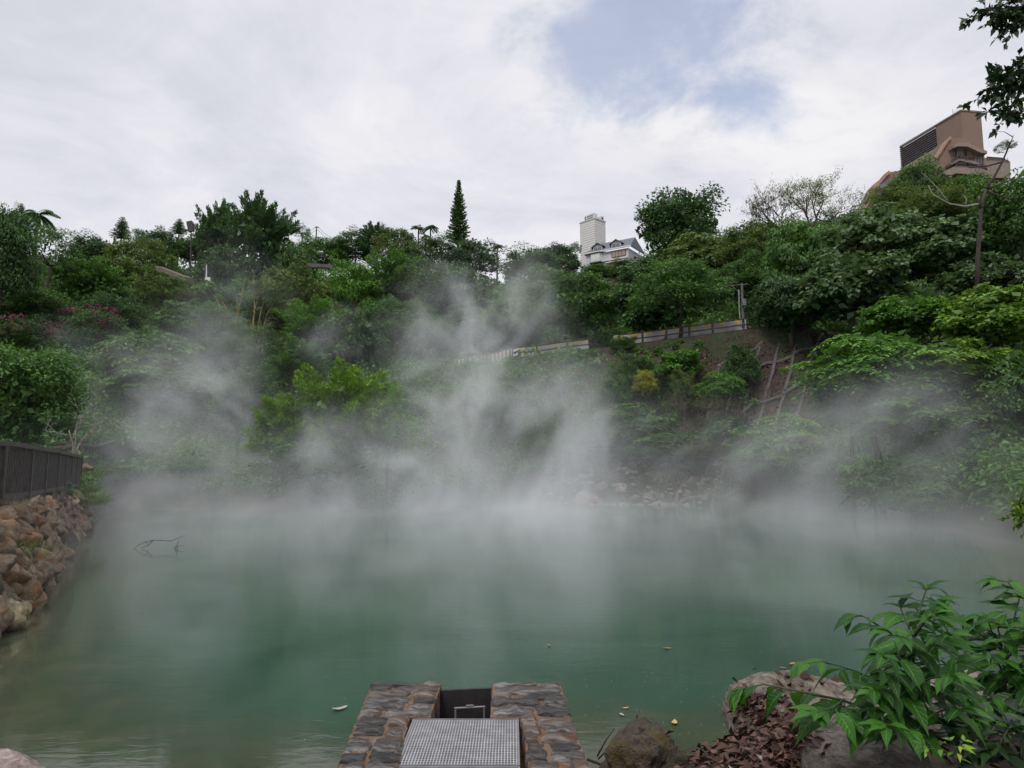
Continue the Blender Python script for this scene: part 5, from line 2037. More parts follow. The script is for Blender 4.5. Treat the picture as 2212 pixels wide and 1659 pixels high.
def curl_leaf(L, W, curl, seed):
    gg = random.Random(seed)
    m_ = MB()
    n = 6
    vs, fs = [], []
    for i in range(n + 1):
        t = i / n
        ww = W * math.sin(math.pi * min(1, 0.08 + 0.92 * t)) ** 0.8 * (1 - 0.25 * t)
        z = curl * (t - 0.5) ** 2 * L * 2
        for s_ in (-1, 0, 1):
            vs.append((L * (t - 0.5), s_ * ww / 2, z + abs(s_) * ww * 0.22 * (1 + gg.uniform(-.4, .4)) + 0.004))
    for i in range(n):
        for s_ in (0, 1):
            a = i * 3 + s_
            fs.append((a, a + 1, a + 4, a + 3))
    m_.add(vs, fs)
    return m_


FLOATM = simple('orange_dead_leaf', (0.30, 0.14, 0.05), 0.6, 0.3, 9, 0.1)
YELLM = simple('yellow_dead_leaf', (0.52, 0.30, 0.04), 0.6, 0.3, 9, 0.1)
PALEM = simple('pale_dead_leaf', (0.32, 0.29, 0.26), 0.7, 0.3, 9, 0.1)
for i, (px, py, L, m, lab) in enumerate([
        (1442, 1402, 0.12, FLOATM, 'tan leaf floating alone in the middle of the green water'),
        (1186, 1395, 0.09, FLOATM, 'small brown leaf floating above the right stone parapet'),
        (1711, 1436, 0.12, FLOATM, 'brown leaf floating just beyond the pale pink boulder'),
        (1692, 1444, 0.08, FLOATM, 'tiny leaf floating beside the brown leaf near the pale pink boulder'),
        (1457, 1563, 0.13, YELLM, 'bright orange leaf floating nearest to the pitted rock'),
        (1351, 1531, 0.07, YELLM, 'small yellow leaf floating above the pitted rock'),
        (1344, 1546, 0.08, PALEM, 'pale bit of leaf floating above the pitted rock'),
        (735, 1533, 0.17, PALEM, 'pale sodden leaf floating left of the left stone parapet')]):
    o = curl_leaf(L, L * 0.5, 0.25, i).build('floating_leaf', m, None, True)
    o.location = on(px, py, 0.004)
    o.rotation_euler = (0, 0, i * 1.9)
    tag(o, lab, 'leaf', 'leaves floating on the pond')
# foam flecks
g = np.random.default_rng(8)
n = 300
cl = np.array([on(a, b, 0) for a, b in [(1370, 1480), (1470, 1500), (1300, 1420), (1060, 1400), (1560, 1390), (1480, 1570), (1250, 1560), (1600, 1350), (850, 1500), (1690, 1520)]])
idx = g.integers(0, len(cl), n)
P = cl[idx] + g.normal(size=(n, 3)) * np.array([0.55, 0.7, 0])
P[:, 2] = 0.006
a = g.uniform(0, 6.283, n)
Lh = g.uniform(0.004, 0.012, n)
Q = leaf_arrays(P, np.stack([np.cos(a), np.sin(a), np.zeros(n)], 1), np.array([[0, 0, 1.0]]) * np.ones((n, 1)), Lh, Lh * 0.8, 0.0)
tag(link('foam_flecks', quads_mesh('foam_flecks', Q, g.uniform(0, 1, n)), WHITEP), 'tiny white foam flecks on the water', None, None, 'stuff')

# ------------------------------------------------------------------ near bank: litter, twigs, shrubs
g = random.Random(14)
vs_all, var_all = [], []
gq = np.random.default_rng(14)
P, A, N, Ls = [], [], [], []
dg = None
from mathutils.bvhtree import BVHTree
bpy.context.view_layer.update()
TREES_BVH = []
for o in list(S.objects):
    if o.type == 'MESH' and o.name.split('.')[0] in ('rock', 'near_bank'):
        bm = bmesh.new()
        bm.from_mesh(o.data)
        bm.transform(o.matrix_world)
        TREES_BVH.append(BVHTree.FromBMesh(bm))
        bm.free()


def drop(x, y):
    best, nb = -9, Vector((0, 0, 1))
    for b in TREES_BVH:
        h = b.ray_cast(Vector((x, y, 4)), Vector((0, 0, -1)))
        if h[0] is not None and h[0].z > best:
            best, nb = h[0].z, h[1]
    return best, nb


cnt = 0
while cnt < 5200:
    if cnt < 3400:
        px, py = g.gauss(1645, 62), 0
        Y = 4.35 + g.random() * 1.2
        x = (px - 1106) / F * Y
        y = Y
    else:
        x, y = g.uniform(0.9, 5.2), g.uniform(3.3, 6.6)
    z, nb = drop(x, y)
    if z < 0.05 or (z > 0.72 and x > 1.75 and g.random() < 0.93) or z > 1.0:
        cnt += 1
        continue
    nn = (nb + Vector((g.gauss(0, .5), g.gauss(0, .5), 0.3))).normalized()
    P.append((x, y, z + g.uniform(0.004, 0.05)))
    A.append((g.gauss(0, 1), g.gauss(0, 1), g.gauss(0, 0.4)))
    N.append(tuple(nn))
    Ls.append(g.uniform(0.04, 0.10))
    cnt += 1
P, A, N, Ls = map(np.array, (P, A, N, Ls))
Q = leaf_arrays(P, A, N, Ls, Ls * gq.uniform(0.35, 0.65, len(P)), 0.3)
tag(link('leaf_litter', quads_mesh('leaf_litter', Q, gq.uniform(0, 1, len(Q))), LM['litter']), 'heap of brown dead leaves on the near bank', None, None, 'stuff')
for i, (px, py, L, m, lab) in enumerate([
        (1648, 1662 - 8, 0.10, PALEM, 'greyish dead leaf on the brown leaf heap'),
        (1592, 1628, 0.14, PALEM, 'pale upturned dead leaf on the brown leaf heap'),
        (1975, 1655, 0.11, YELLM, 'yellow dead leaf on the ground at the bottom edge'),
        (2185, 1625, 0.12, YELLM, 'yellow dead leaf under the right hand shrub')]):
    q = at(px, py, 4.6)
    z, nb = drop(q.x, q.y)
    o = curl_leaf(L, L * 0.5, 0.6, i + 30).build('dead_leaf', m, None, True)
    o.location = (q.x, q.y, max(z, 0.3) + 0.03)
    o.rotation_euler = (0.3, 0.2, i * 2.2)
    tag(o, lab, 'leaf', 'single dead leaves on the bank')
for i, (pts, lab) in enumerate([
        ([(1268, 1640), (1300, 1652), (1345, 1648)], 'brown stick beside the right stone parapet'),
        ([(1290, 1634), (1308, 1600), (1328, 1572)], 'thin upright twig left of the pitted rock'),
        ([(1292, 1640), (1312, 1620), (1330, 1608)], 'short bent twig left of the pitted rock'),
        ([(1455, 1636), (1500, 1640), (1545, 1638)], 'straight bamboo stick on the bank right of the pitted rock')]):
    m_ = MB(at(*pts[0], 5.6))
    m_.tube([at(a, b, 5.6) for a, b in pts], [0.006, 0.005, 0.003] if i else [0.011, 0.010, 0.008], 6)
    tag(m_.build('twig', BAMBOO if i == 3 else TWIG, None, True), lab, 'twig', 'twigs on the near bank')


def big_leaf(rows, base, axis, nrm, L, W, g):
    """an ovate pointed leaf with a midrib fold and drooping tip"""
    axis = Vector(axis).normalized()
    n = Vector(nrm)
    s = axis.cross(n)
    if s.length < 1e-3:
        s = Vector((1, 0, 0))
    s.normalize()
    n = s.cross(axis)
    p = Vector(base)
    K = 8
    prof = [0.04, 0.58, 0.92, 1.0, 0.90, 0.68, 0.40, 0.15, 0.0]
    d = axis.copy()
    v = g.uniform(0, 1)
    f = 0.20 + g.uniform(-.08, .10)
    bend = g.uniform(0.03, 0.22)
    vs, uv = [], []
    for i in range(K + 1):
        w_ = W * prof[i] * 0.5
        rip = 0.10 * w_ * math.sin(i * 2.3 + v * 6)
        vs += [p + s * w_ + n * (w_ * f + rip), p.copy(), p - s * w_ + n * (w_ * f - rip)]
        uv += [(1.0, i / K), (0.0, i / K), (1.0, i / K)]
        d = (d - n * bend).normalized()
        p = p + d * (L / K)
    rows.append((vs, uv, v))


def leaf_mesh(name, rows, org):
    V, Fc, U, Vv, var = [], [], [], [], []
    for vs, uv, v in rows:
        b = len(V)
        V += [tuple(p - org) for p in vs]
        U += [q[0] for q in uv]
        Vv += [q[1] for q in uv]
        for i in range(len(vs) // 3 - 1):
            a = b + i * 3
            Fc += [(a, a + 1, a + 4, a + 3), (a + 1, a + 2, a + 5, a + 4)]
            var += [v, v]
    me = bpy.data.meshes.new(name)
    me.from_pydata(V, [], Fc)
    me.polygons.foreach_set('use_smooth', [True] * len(Fc))
    for nm, arr, dom in (('across', U, 'POINT'), ('along', Vv, 'POINT'), ('var', var, 'FACE')):
        me.attributes.new(nm, 'FLOAT', dom).data.foreach_set('value', arr)
    return me


def leafy_shrub(label, stems, Y, seed, L0=0.225, spacing=0.038, tint='shrub', r0=0.012, droop=-0.35):
    """stems: list of [(px, py, dY) ...] in the photo's frame"""
    g = random.Random(seed)
    base = at(stems[0][0][0], stems[0][0][1], Y + stems[0][0][2])
    root = empty('leafy_shrub', base, label, 'shrub', 'leafy shrubs on the near bank')
    mb = MB(base)
    rows = []
    for si, st in enumerate(stems):
        pts = [at(a, b, Y + c) for a, b, c in st]
        fine = []
        for a, b in zip(pts[:-1], pts[1:]):
            m = max(2, int((b - a).length / 0.05))
            fine += [a.lerp(b, k / m) for k in range(m)]
        fine.append(pts[-1])
        r = r0 if si == 0 else r0 * 0.55
        mb.tube(fine, [r * (1 - 0.75 * k / len(fine)) for k in range(len(fine))], 6)
        run = 0.0
        side = 1
        start = 0.32 if si == 0 else 0.12
        total = sum((b - a).length for a, b in zip(fine[:-1], fine[1:]))
        acc = 0.0
        for a, b in zip(fine[:-1], fine[1:]):
            acc += (b - a).length
            run += (b - a).length
            if acc / total < start or run < spacing:
                continue
            run = 0
            d = (b - a).normalized()
            k = acc / total
            Lf = L0 * (1.0 - 0.45 * k ** 3) * g.uniform(0.55, 1.2)
            vert = abs(d.z) > 0.75
            for rep in range(3 if vert else 1):
                if vert:
                    an = g.uniform(0, 6.283)
                    sd = Vector((math.cos(an), math.sin(an), 0))
                    ax = sd + d * 0.25 + Vector((0, 0, droop * (1 - k)))
                else:
                    sd = d.cross(Vector((0, 0, 1))).normalized() * side
                    ax = sd * 0.75 + d * 0.75 + Vector((0, 0, droop * g.uniform(0.5, 1.4)))
                side = -side
                nr = Vector((g.gauss(0, .25), g.gauss(0, .25) - 0.15, 1))
                pet = b + ax.normalized() * 0.03
                big_leaf(rows, pet, ax, nr, Lf, Lf * g.uniform(0.36, 0.46), g)
                mb.tube([b, pet], 0.0022, 4)
        # terminal leaves
        d = (fine[-1] - fine[-3]).normalized()
        for k in range(4):
            an = k * 1.6 + g.uniform(-.3, .3)
            ax = d * 0.8 + Vector((math.cos(an), math.sin(an), 0.1)) * 0.7
            big_leaf(rows, fine[-1], ax, (g.gauss(0, .3), -0.3, 1), L0 * g.uniform(0.45, 0.7), L0 * 0.22, g)
    mb.build('stems', STEM, root, True)
    me = leaf_mesh('leaves', rows, base)
    link('leaves', me, LM[tint], root)
    return root


def C(x, y, d=0.0):
    return (1261.5 + x * 0.4297, 1192.3 + y * 0.4297, d)


leafy_shrub('tall green shrub with a straight central stem in the right foreground', [
    [C(1700, 1010, .1), C(1690, 900), C(1650, 690), C(1660, 480), C(1668, 360), C(1700, 250, .05), C(1722, 190, .05)],
    [C(1645, 720), C(1500, 655, -.1), C(1340, 590, -.2), C(1200, 550, -.25), C(1125, 560, -.25)],
    [C(1660, 480), C(1560, 420, .1), C(1480, 370, .15), C(1400, 320, .2), C(1345, 330, .2)],
    [C(1655, 600), C(1740, 500, .2), C(1800, 430, .3), C(1790, 330, .3)],
    [C(1655, 560), C(1560, 520, -.3), C(1500, 520, -.4)],
    [C(1650, 690), C(1730, 640, -.3), C(1840, 620, -.45)],
    [C(1690, 860), C(1560, 800, -.2), C(1470, 780, -.3)],
    [C(1670, 400), C(1740, 280, .2), C(1800, 240, .25)],
    [C(1655, 520), C(1600, 440, -.15), C(1540, 400, -.25)],
    [C(1655, 620), C(1580, 590, -.15), C(1510, 600, -.3)],
    [C(1660, 740), C(1570, 700, -.25), C(1460, 690, -.4)],
    [C(1660, 500), C(1740, 430, -.2), C(1830, 410, -.35)],
    [C(1655, 600), C(1760, 570, -.2), C(1870, 560, -.3)],
    [C(1670, 780), C(1760, 720, -.2), C(1880, 700, -.3)],
    [C(1690, 860), C(1790, 800, -.25), C(1890, 790, -.4)],
    [C(1662, 440), C(1620, 350, .1), C(1590, 280, .15)],
    [C(1664, 420), C(1720, 340, -.15), C(1760, 310, -.25)],
    [C(1690, 880), C(1600, 860, -.3), C(1520, 870, -.45)],
], 3.9, 61)
leafy_shrub('low shrub branch reaching left over the pale pink boulder', [
    [C(1700, 1000, .2), C(1600, 900, .1), C(1450, 800), C(1300, 745), C(1150, 715), C(1030, 690, .1), C(900, 665, .2), C(800, 690, .25)],
    [C(1300, 745), C(1250, 790, -.2), C(1180, 800, -.25)],
    [C(1450, 800), C(1540, 850, -.25), C(1640, 900, -.3)],
], 3.8, 62, 0.235, 0.04)
leafy_shrub('right hand green shrub cut off by the right edge of the photo', [
    [C(2130, 1000, .4), C(2125, 730, .3), C(2110, 560, .3), C(2095, 440, .3), C(2080, 380, .3)],
    [C(2125, 690, .3), C(2010, 600, .3), C(1880, 540, .35), C(1770, 470, .4)],
    [C(2110, 500, .3), C(2000, 420, .35), C(1900, 330, .4), C(1830, 270, .45)],
    [C(2210, 420, .2), C(2100, 370, .25), C(2020, 330, .3), C(1950, 330, .3)],
    [C(2120, 560, .3), C(2150, 380, .3), C(2190, 230, .3), C(2130, 150, .3), C(2080, 145, .3)],
    [C(2125, 650, .3), C(2200, 560, .1), C(2280, 520, .1)],
    [C(2130, 760, .3), C(2030, 720, 0), C(1930, 740, -.1)],
    [C(2130, 700, .3), C(2220, 640, .1), C(2260, 560, .0)],
    [C(2130, 820, .3), C(2030, 800, -.1), C(1960, 830, -.2)],
    [C(2190, 900, .2), C(2240, 700, .1), C(2250, 420, .1), C(2240, 250, .1)],
    [C(2125, 640, .3), C(2060, 520, .1), C(1990, 480, 0)],
    [C(2110, 560, .3), C(2170, 480, .1), C(2230, 400, 0)],
    [C(2128, 760, .3), C(2180, 700, 0), C(2260, 680, -.1)],
    [C(2100, 470, .3), C(2050, 400, .2), C(2030, 340, .15)],
], 4.1, 63, 0.225, 0.040)
leafy_shrub('dark leafy undershrub filling the bottom right corner', [
    [C(1980, 1060, -.2), C(1960, 930, -.2), C(1930, 840, -.2)],
    [C(2080, 1060, -.3), C(2090, 960, -.3), C(2140, 880, -.3)],
    [C(1900, 1060, 0), C(1850, 920, 0), C(1800, 860, 0)],
    [C(2200, 1060, -.3), C(2200, 960, -.3), C(2230, 880, -.3)],
    [C(1990, 980, -.2), C(2080, 860, -.1), C(2180, 800, 0)],
    [C(1900, 980, 0), C(1820, 800, .3), C(1860, 720, .3)],
], 3.9, 64, 0.25, 0.034, 'gloss')
leafy_shrub('small yellowish seedling at the foot of the tall green shrub', [
    [C(1900, 1090, -.3), C(1850, 1030, -.3), C(1800, 990, -.3), C(1730, 990, -.3)],
    [C(1850, 1030, -.3), C(1850, 980, -.3), C(1840, 950, -.3)],
    [C(1850, 1030, -.3), C(1890, 970, -.3), C(1910, 950, -.3)],
], 3.7, 65, 0.065, 0.03, 'yellow', 0.004)

# the tree that leans over from the right of the frame
rt = Vector((5.6, 5.2, 0.9))
OT = empty('overhanging_tree', rt, 'dark leaved tree whose twigs hang into the top right corner', 'tree')
g = random.Random(21)
mb = MB(rt)
mb.tube([rt - Vector((0, 0, .5)), rt + Vector((0.0, 0.1, 2.5)), rt + Vector((-0.2, 0.2, 5.0)), rt + Vector((-0.5, 0.3, 7.5))], [0.20, 0.16, 0.12, 0.06], 8)
tw_pts = []
rowsP, rowsA = [], []


def twig_cluster(path, n, size):
    mb.tube(path, [0.02 * (1 - 0.8 * k / (len(path) - 1)) for k in range(len(path))], 5)
    for a, b in zip(path[:-1], path[1:]):
        for k in range(n):
            p = a.lerp(b, g.random())
            q = p + Vector((g.gauss(0, 1), g.gauss(0, 1), g.gauss(0, .8))) * size
            mb.tube([p, q], [0.004, 0.002], 3)
            for j in range(10):
                rowsP.append(p.lerp(q, 0.25 + 0.75 * g.random()))
                rowsA.append(((q - p).normalized() + Vector((g.gauss(0, .6), g.gauss(0, .6), g.gauss(0, .6) - 0.3))))


up5 = rt + Vector((-0.2, 0.2, 5.0))
Yt = 5.6
twig_cluster([up5, at(2290, -40, Yt), at(2225, 10, Yt), at(2165, 25, Yt), at(2125, 20, Yt)], 16, 0.11)
twig_cluster([at(2225, 10, Yt), at(2195, 50, Yt), at(2175, 62, Yt)], 16, 0.09)
twig_cluster([up5 - Vector((0, 0, .8)), at(2290, 120, Yt), at(2225, 165, Yt), at(2180, 185, Yt), at(2140, 190, Yt)], 16, 0.10)
twig_cluster([at(2225, 165, Yt), at(2185, 230, Yt), at(2165, 262, Yt)], 16, 0.09)
twig_cluster([at(2225, 165, Yt), at(2190, 160, Yt), at(2165, 150, Yt)], 10, 0.07)
for k in range(26):
    a = g.uniform(0, 6.283)
    el = g.uniform(0.0, 1.2)
    c = rt + Vector((-0.2, -0.6, 5.4)) + Vector((math.cos(a) * math.cos(el) * 2.6 + 0.9, math.sin(a) * math.cos(el) * 3.4 - 1.2, math.sin(el) * 2.4))
    # keep the crown out of the picture except for the hanging twigs
    if c.y > 0.3 and abs(c.x) / c.y < 0.86 and (c.z - 2.4) / c.y < 0.75:
        continue
    twig_cluster([rt + Vector((-0.1, 0, 4.0 + g.random() * 2)), c.lerp(rt + Vector((0, 0, 5)), .4), c], 12, 0.34)
mb.build('trunk', TWIG, OT, True)
n = len(rowsP)
gq = np.random.default_rng(4)
P = np.array([tuple(p - rt) for p in rowsP])
A = np.array([tuple(a) for a in rowsA])
Lh = gq.uniform(0.045, 0.08, n)
link('crown', quads_mesh('crown', leaf_arrays(P, A, unit(gq.normal(size=(n, 3)) * .7 + np.array([0, 0, .6])), Lh, Lh * 0.55), gq.uniform(0, 1, n)), LM['gloss'], OT)
# a low sprig of the neighbouring bush at the right edge
sp = at(2260, 1110, 5.2)
root = empty('leafy_shrub', sp, 'small yellow green sprig poking in at the right edge above the water', 'shrub', 'leafy shrubs on the near bank')
mb = MB(sp)
rowsP, rowsA = [], []
twig_cluster([at(2300, 1120, 5.2), at(2240, 1105, 5.2), at(2200, 1085, 5.2)], 14, 0.08)
twig_cluster([at(2290, 1135, 5.2), at(2240, 1120, 5.2), at(2205, 1112, 5.2)], 14, 0.07)
mb.tube([Vector((sp.x + .5, sp.y, 0.3)), at(2300, 1140, 5.2), at(2290, 1120, 5.2)], [0.012, 0.009, 0.006], 6)
mb.build('stems', TWIG, root, True)
n = len(rowsP)
Lh = gq.uniform(0.035, 0.06, n)
P = np.array([tuple(p - sp) for p in rowsP])
A = np.array([tuple(a) for a in rowsA])
link('leaves', quads_mesh('leaves', leaf_arrays(P, A, unit(gq.normal(size=(n, 3)) * .6 + np.array([0, 0, .7])), Lh, Lh * .5), gq.uniform(0, 1, n)), LM['yellow'], root)


# ------------------------------------------------------------------ steam
OFF = 95.0


def steam():
    m = bpy.data.materials.new('steam')
    m.use_nodes = True
    nt = NT(m.node_tree)
    nt.n.remove(nt.n['Principled BSDF'])
    pv = nt.new('ShaderNodeVolumePrincipled')
    pv.inputs['Color'].default_value = (0.93, 0.95, 0.97, 1)
    pv.inputs['Density'].default_value = 1.0
    pv.inputs['Anisotropy'].default_value = 0.0
    nt.l.new(pv.outputs[0], nt.n['Material Output'].inputs['Volume'])
    X0, X1, Y0, Y1, Z1 = -36.0, 40.0, 7.0, 82.0, 27.0
    me = bpy.data.meshes.new('steam')
    c = MB()
    c.box(((X0 + X1) / 2, (Y0 + Y1) / 2, Z1 / 2), (X1 - X0, Y1 - Y0, Z1))
    o = c.build('steam', m)
    tag(o, 'white steam drifting off the hot pond', None, None, 'stuff')
    ng = bpy.data.node_groups.new('steam_field', 'GeometryNodeTree')
    ng.interface.new_socket('Geometry', in_out='INPUT', socket_type='NodeSocketGeometry')
    ng.interface.new_socket('Geometry', in_out='OUTPUT', socket_type='NodeSocketGeometry')
    g = NT(ng)
    out = g.new('NodeGroupOutput')
    vc = g.new('GeometryNodeVolumeCube')
    sm = g.new('GeometryNodeSetMaterial')
    sm.inputs['Material'].default_value = m
    pos = g.new('GeometryNodeInputPosition').outputs[0]
    sx = g.new('ShaderNodeSeparateXYZ')
    g.l.new(pos, sx.inputs[0])
    x, y, z = sx.outputs
    # wind-drawn coordinates: wisps lean with height and are drawn out away from the shore
    lean = g.new('ShaderNodeCombineXYZ')
    g.l.new(g.math('MULTIPLY_ADD', z, -0.22, g.math('ADD', x, OFF)), lean.inputs[0])
    g.l.new(g.math('MULTIPLY', y, 0.42), lean.inputs[1])
    g.l.new(g.math('MULTIPLY', z, 0.78), lean.inputs[2])
    wv = g.noise(lean.outputs[0], 0.13, 2, 0.5, 0.0, 1)
    wv = g.vec('MULTIPLY', g.vec('SUBTRACT', wv, (0.5, 0.5, 0.5)), (13.0, 10.0, 13.0))
    q = g.vec('ADD', lean.outputs[0], wv)
    w2 = g.noise(q, 0.38, 2, 0.5, 0.0, 1)
    w2 = g.vec('MULTIPLY', g.vec('SUBTRACT', w2, (0.5, 0.5, 0.5)), (3.6, 3.0, 3.6))
    q = g.vec('ADD', q, w2)
    nb = g.noise(q, 0.15, 3, 0.5)
    nm = g.noise(q, 0.36, 3, 0.55)
    nf = g.noise(q, 0.95, 4, 0.6)
    mix = g.math('ADD', g.math('MULTIPLY', nb, 0.42), g.math('ADD', g.math('MULTIPLY', nm, 0.33), g.math('MULTIPLY', nf, 0.25)))
    wisps = g.maprange(mix, 0.475, 0.60)
    soft = g.maprange(mix, 0.42, 0.59)
    # fades at the sides of the domain
    ed = g.math('MULTIPLY', g.maprange(x, X0, X0 + 9), g.maprange(x, X1, X1 - 9))
    ed = g.math('MULTIPLY', ed, g.math('MULTIPLY', g.maprange(y, Y0, Y0 + 5), g.maprange(y, Y1, Y1 - 12)))
    ed = g.math('MULTIPLY', ed, g.maprange(z, Z1, Z1 - 8))
    # layer on the water
    lay = g.math('EXPONENT', g.math('MULTIPLY', z, -0.62))
    lay = g.math('MULTIPLY', lay, g.maprange(y, 8, 46, 0.35, 1.70))
    lay = g.math('MULTIPLY', lay, g.math('MULTIPLY_ADD', soft, 0.058, 0.004))
    lay = g.math('MULTIPLY', lay, g.math('MAXIMUM', g.maprange(y, 27, 42), g.maprange(x, -15, -6, 0.18, 1.0)))
    lay = g.math('MULTIPLY', lay, g.math('MAXIMUM', g.maprange(y, 46, 36), g.maprange(x, 7, 1, 0.40, 1.0)))
    # the far bank of steam, higher
    bank = g.math('MULTIPLY', g.math('EXPONENT', g.math('MULTIPLY', z, -0.31)), g.maprange(y, 34, 52))
    bank = g.math('MULTIPLY', bank, g.math('MULTIPLY_ADD', wisps, 0.135, 0.016))
    bank = g.math('MULTIPLY', bank, g.maprange(x, 9, 0, 0.38, 1.0))
    tot = g.math('ADD', lay, bank)
    # plumes: (px, py, Y, half width x, half height z, half depth, lean, strength)
    for px, py, Y, wx, wz, wy, ln, st in PLUMES:
        c0 = at(px, py, Y)
        dz = g.math('SUBTRACT', z, c0.z)
        dx = g.math('SUBTRACT', g.math('SUBTRACT', x, c0.x), g.math('MULTIPLY', dz, ln))
        dy = g.math('SUBTRACT', y, c0.y)
        s2 = g.math('ADD', g.math('POWER', g.math('MULTIPLY', dx, 1 / wx), 2.0), g.math('POWER', g.math('MULTIPLY', dz, 1 / wz), 2.0))
        s2 = g.math('ADD', s2, g.math('POWER', g.math('MULTIPLY', dy, 1 / wy), 2.0))
        e = g.math('EXPONENT', g.math('MULTIPLY', s2, -1.0))
        e = g.math('MULTIPLY', e, g.math('MULTIPLY', g.math('MULTIPLY_ADD', wisps, 0.95, 0.05), st))
        tot = g.math('ADD', tot, e)
    tot = g.math('MULTIPLY', tot, ed)
    tot = g.math('MULTIPLY', g.math('SUBTRACT', tot, 0.0012), 1.0)
    tot = g.math('MAXIMUM', tot, 0.0)
    g.l.new(tot, vc.inputs['Density'])
    vc.inputs['Min'].default_value = (X0, Y0, 0.02)
    vc.inputs['Max'].default_value = (X1, Y1, Z1)
    vc.inputs['Resolution X'].default_value = int((X1 - X0) / 0.30)
    vc.inputs['Resolution Y'].default_value = int((Y1 - Y0) / 0.42)
    vc.inputs['Resolution Z'].default_value = int(Z1 / 0.30)
    g.l.new(vc.outputs[0], sm.inputs[0])
    g.l.new(sm.outputs[0], out.inputs[0])
    md = o.modifiers.new('steam_field', 'NODES')
    md.node_group = ng
    return o


PLUMES = [
    (1050, 745, 56, 4.4, 5.6, 6, 0.40, 0.070),
    (1110, 620, 58, 2.8, 3.8, 5, 0.25, 0.060),
    (930, 690, 56, 3.6, 3.2, 5, 0.3, 0.060),
    (960, 880, 51, 4.6, 3.4, 6, 0.3, 0.060),
    (1140, 870, 52, 4.8, 2.6, 6, 0.4, 0.060),
    (510, 770, 54, 2.6, 5.0, 5, 0.05, 0.110),
    (420, 890, 46, 4.2, 2.6, 5, 0.2, 0.110),
    (205, 790, 44, 2.0, 1.8, 4, -0.4, 0.13),
    (740, 740, 58, 3.6, 2.0, 5, 0.4, 0.04),
    (800, 545, 78, 5.0, 1.8, 7, 0.4, 0.06),
    (1840, 900, 36, 3.2, 1.7, 5, 0.9, 0.085),
    (1700, 1000, 40, 5.0, 1.5, 6, 0.4, 0.09),
    (1480, 960, 46, 5.0, 1.8, 6, 0.4, 0.05),
    (2080, 920, 32, 2.4, 1.6, 4, 0.3, 0.09),
    (1260, 950, 46, 4.0, 2.4, 6, 0.3, 0.07),
    (620, 990, 44, 7.0, 2.0, 6, 0.3, 0.09),
    (900, 1010, 44, 6.0, 2.0, 6, 0.3, 0.08),
]
steam()

# ------------------------------------------------------------------ sky and sun
SUN_EL, SUN_AZ = R(52), R(205)     # azimuth from +Y clockwise: behind the camera, left
w = bpy.data.worlds.new('World')
S.world = w
w.use_nodes = True
nt = NT(w.node_tree)
bg = nt.n['Background']
sky = nt.new('ShaderNodeTexSky', sky_type='NISHITA')
sky.sun_disc = False
sky.sun_elevation = SUN_EL
sky.sun_rotation = SUN_AZ
sky.air_density = 1.0
sky.ozone_density = 3.0
sky.dust_density = 1.5
nt.l.new(sky.outputs[0], bg.inputs[0])
bg.inputs[1].default_value = 0.15
d = nt.new('ShaderNodeTexCoord').outputs['Generated']
sx = nt.new('ShaderNodeSeparateXYZ')
nt.l.new(d, sx.inputs[0])
dx, dy, dz = sx.outputs
zz = nt.math('ADD', nt.math('MAXIMUM', dz, 0.0), 0.18)
cp_ = nt.new('ShaderNodeCombineXYZ')
nt.l.new(nt.math('DIVIDE', dx, zz), cp_.inputs[0])
nt.l.new(nt.math('DIVIDE', dy, zz), cp_.inputs[1])
pl = cp_.outputs[0]
c1 = nt.noise(pl, 1.3, 8, 0.58, 0.5)
c2 = nt.noise(pl, 3.6, 8, 0.62, 0.3)
c3 = nt.noise(pl, 0.6, 4, 0.5, 0.3)
cl = nt.math('ADD', nt.math('MULTIPLY', c1, 0.45), nt.math('MULTIPLY', c2, 0.55))
# the blue gap: a fixed quarter of the sky where the cloud thins out
yy = nt.math('MAXIMUM', dy, 0.05)
U = nt.math('DIVIDE', dx, yy)
V = nt.math('DIVIDE', dz, yy)


def gap(px, py, a, b, k):
    r = ray(px, py)
    u0, v0 = r.x / r.y, r.z / r.y
    s2 = nt.math('ADD', nt.math('POWER', nt.math('MULTIPLY', nt.math('SUBTRACT', U, u0), 1 / a), 2.0), nt.math('POWER', nt.math('MULTIPLY', nt.math('SUBTRACT', V, v0), 1 / b), 2.0))
    return nt.math('MULTIPLY', nt.math('EXPONENT', nt.math('MULTIPLY', s2, -1.0)), k)


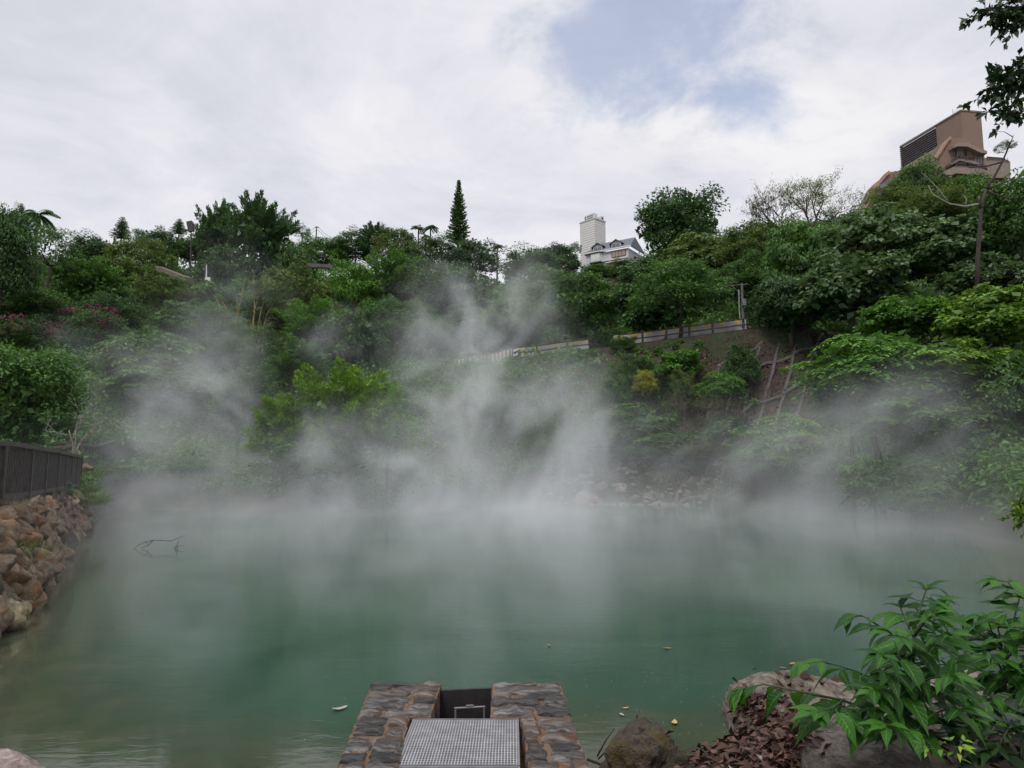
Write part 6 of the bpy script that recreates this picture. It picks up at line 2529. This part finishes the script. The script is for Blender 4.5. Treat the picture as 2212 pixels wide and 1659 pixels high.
gp = nt.math('ADD', gap(1385, 65, 0.18, 0.11, 0.9), gap(1250, 150, 0.12, 0.08, 0.55))
gp = nt.math('ADD', gp, gap(1640, 225, 0.07, 0.045, 0.75))
gp = nt.math('ADD', gp, gap(1520, 20, 0.16, 0.10, 0.5))
thin = nt.math('SUBTRACT', gp, nt.math('MULTIPLY', nt.math('SUBTRACT', cl, 0.5), 6.0))
hole = nt.math('MULTIPLY', nt.maprange(thin, 0.15, 1.25), nt.maprange(gp, 0.04, 0.5))
shade = nt.math('ADD', nt.math('MULTIPLY', c1, 0.55), nt.math('ADD', nt.math('MULTIPLY', c3, 0.35), nt.math('MULTIPLY', c2, 0.15)))
shade = nt.math('ADD', shade, nt.math('MULTIPLY', nt.math('SUBTRACT', nt.noise(pl, 2.2, 10, 0.66, 0.8), 0.5), 0.35))
ccol = nt.ramp(shade, [(0.34, (0.465, 0.48, 0.55)), (0.50, (0.60, 0.605, 0.66)), (0.64, (0.73, 0.72, 0.735))])
# billowing rim under the gap and to its right is whiter
rim = nt.math('ADD', gap(1480, 270, 0.24, 0.06, 0.9), gap(1850, 250, 0.22, 0.14, 0.6))
rim = nt.math('MULTIPLY', rim, nt.maprange(c2, 0.35, 0.6))
ccol = nt.mix(nt.math('MINIMUM', rim, 0.8), ccol, (0.74, 0.73, 0.735))
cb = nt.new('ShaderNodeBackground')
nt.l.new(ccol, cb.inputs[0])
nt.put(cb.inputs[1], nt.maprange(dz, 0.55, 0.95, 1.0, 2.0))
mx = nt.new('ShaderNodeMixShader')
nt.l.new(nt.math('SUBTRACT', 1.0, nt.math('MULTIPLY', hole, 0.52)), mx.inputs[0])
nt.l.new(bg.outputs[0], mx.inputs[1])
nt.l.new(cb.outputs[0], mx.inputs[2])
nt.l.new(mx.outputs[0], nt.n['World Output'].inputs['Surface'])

sd = bpy.data.lights.new('sun', 'SUN')
sd.energy = 1.5
sd.angle = R(14)
sd.color = (1.0, 0.96, 0.9)
so = bpy.data.objects.new('sun', sd)
COL.objects.link(so)
dirv = Vector((math.sin(SUN_AZ) * math.cos(SUN_EL), math.cos(SUN_AZ) * math.cos(SUN_EL), math.sin(SUN_EL)))
so.rotation_euler = dirv.to_track_quat('Z', 'Y').to_euler()

# ------------------------------------------------------------------ render settings
S.render.engine = 'CYCLES'
cy = S.cycles
cy.use_denoising = True
cy.denoiser = 'OPENIMAGEDENOISE'
cy.use_adaptive_sampling = True
cy.adaptive_threshold = 0.02
cy.max_bounces = 5
cy.diffuse_bounces = 3
cy.glossy_bounces = 2
cy.transmission_bounces = 3
cy.transparent_max_bounces = 4
cy.volume_bounces = 1
cy.volume_step_rate = 2.0
cy.volume_max_steps = 256
cy.caustics_reflective = False
cy.caustics_refractive = False
S.view_settings.view_transform = 'Standard'
S.view_settings.look = 'None'
S.view_settings.exposure = 0.32
S.view_settings.gamma = 1.0
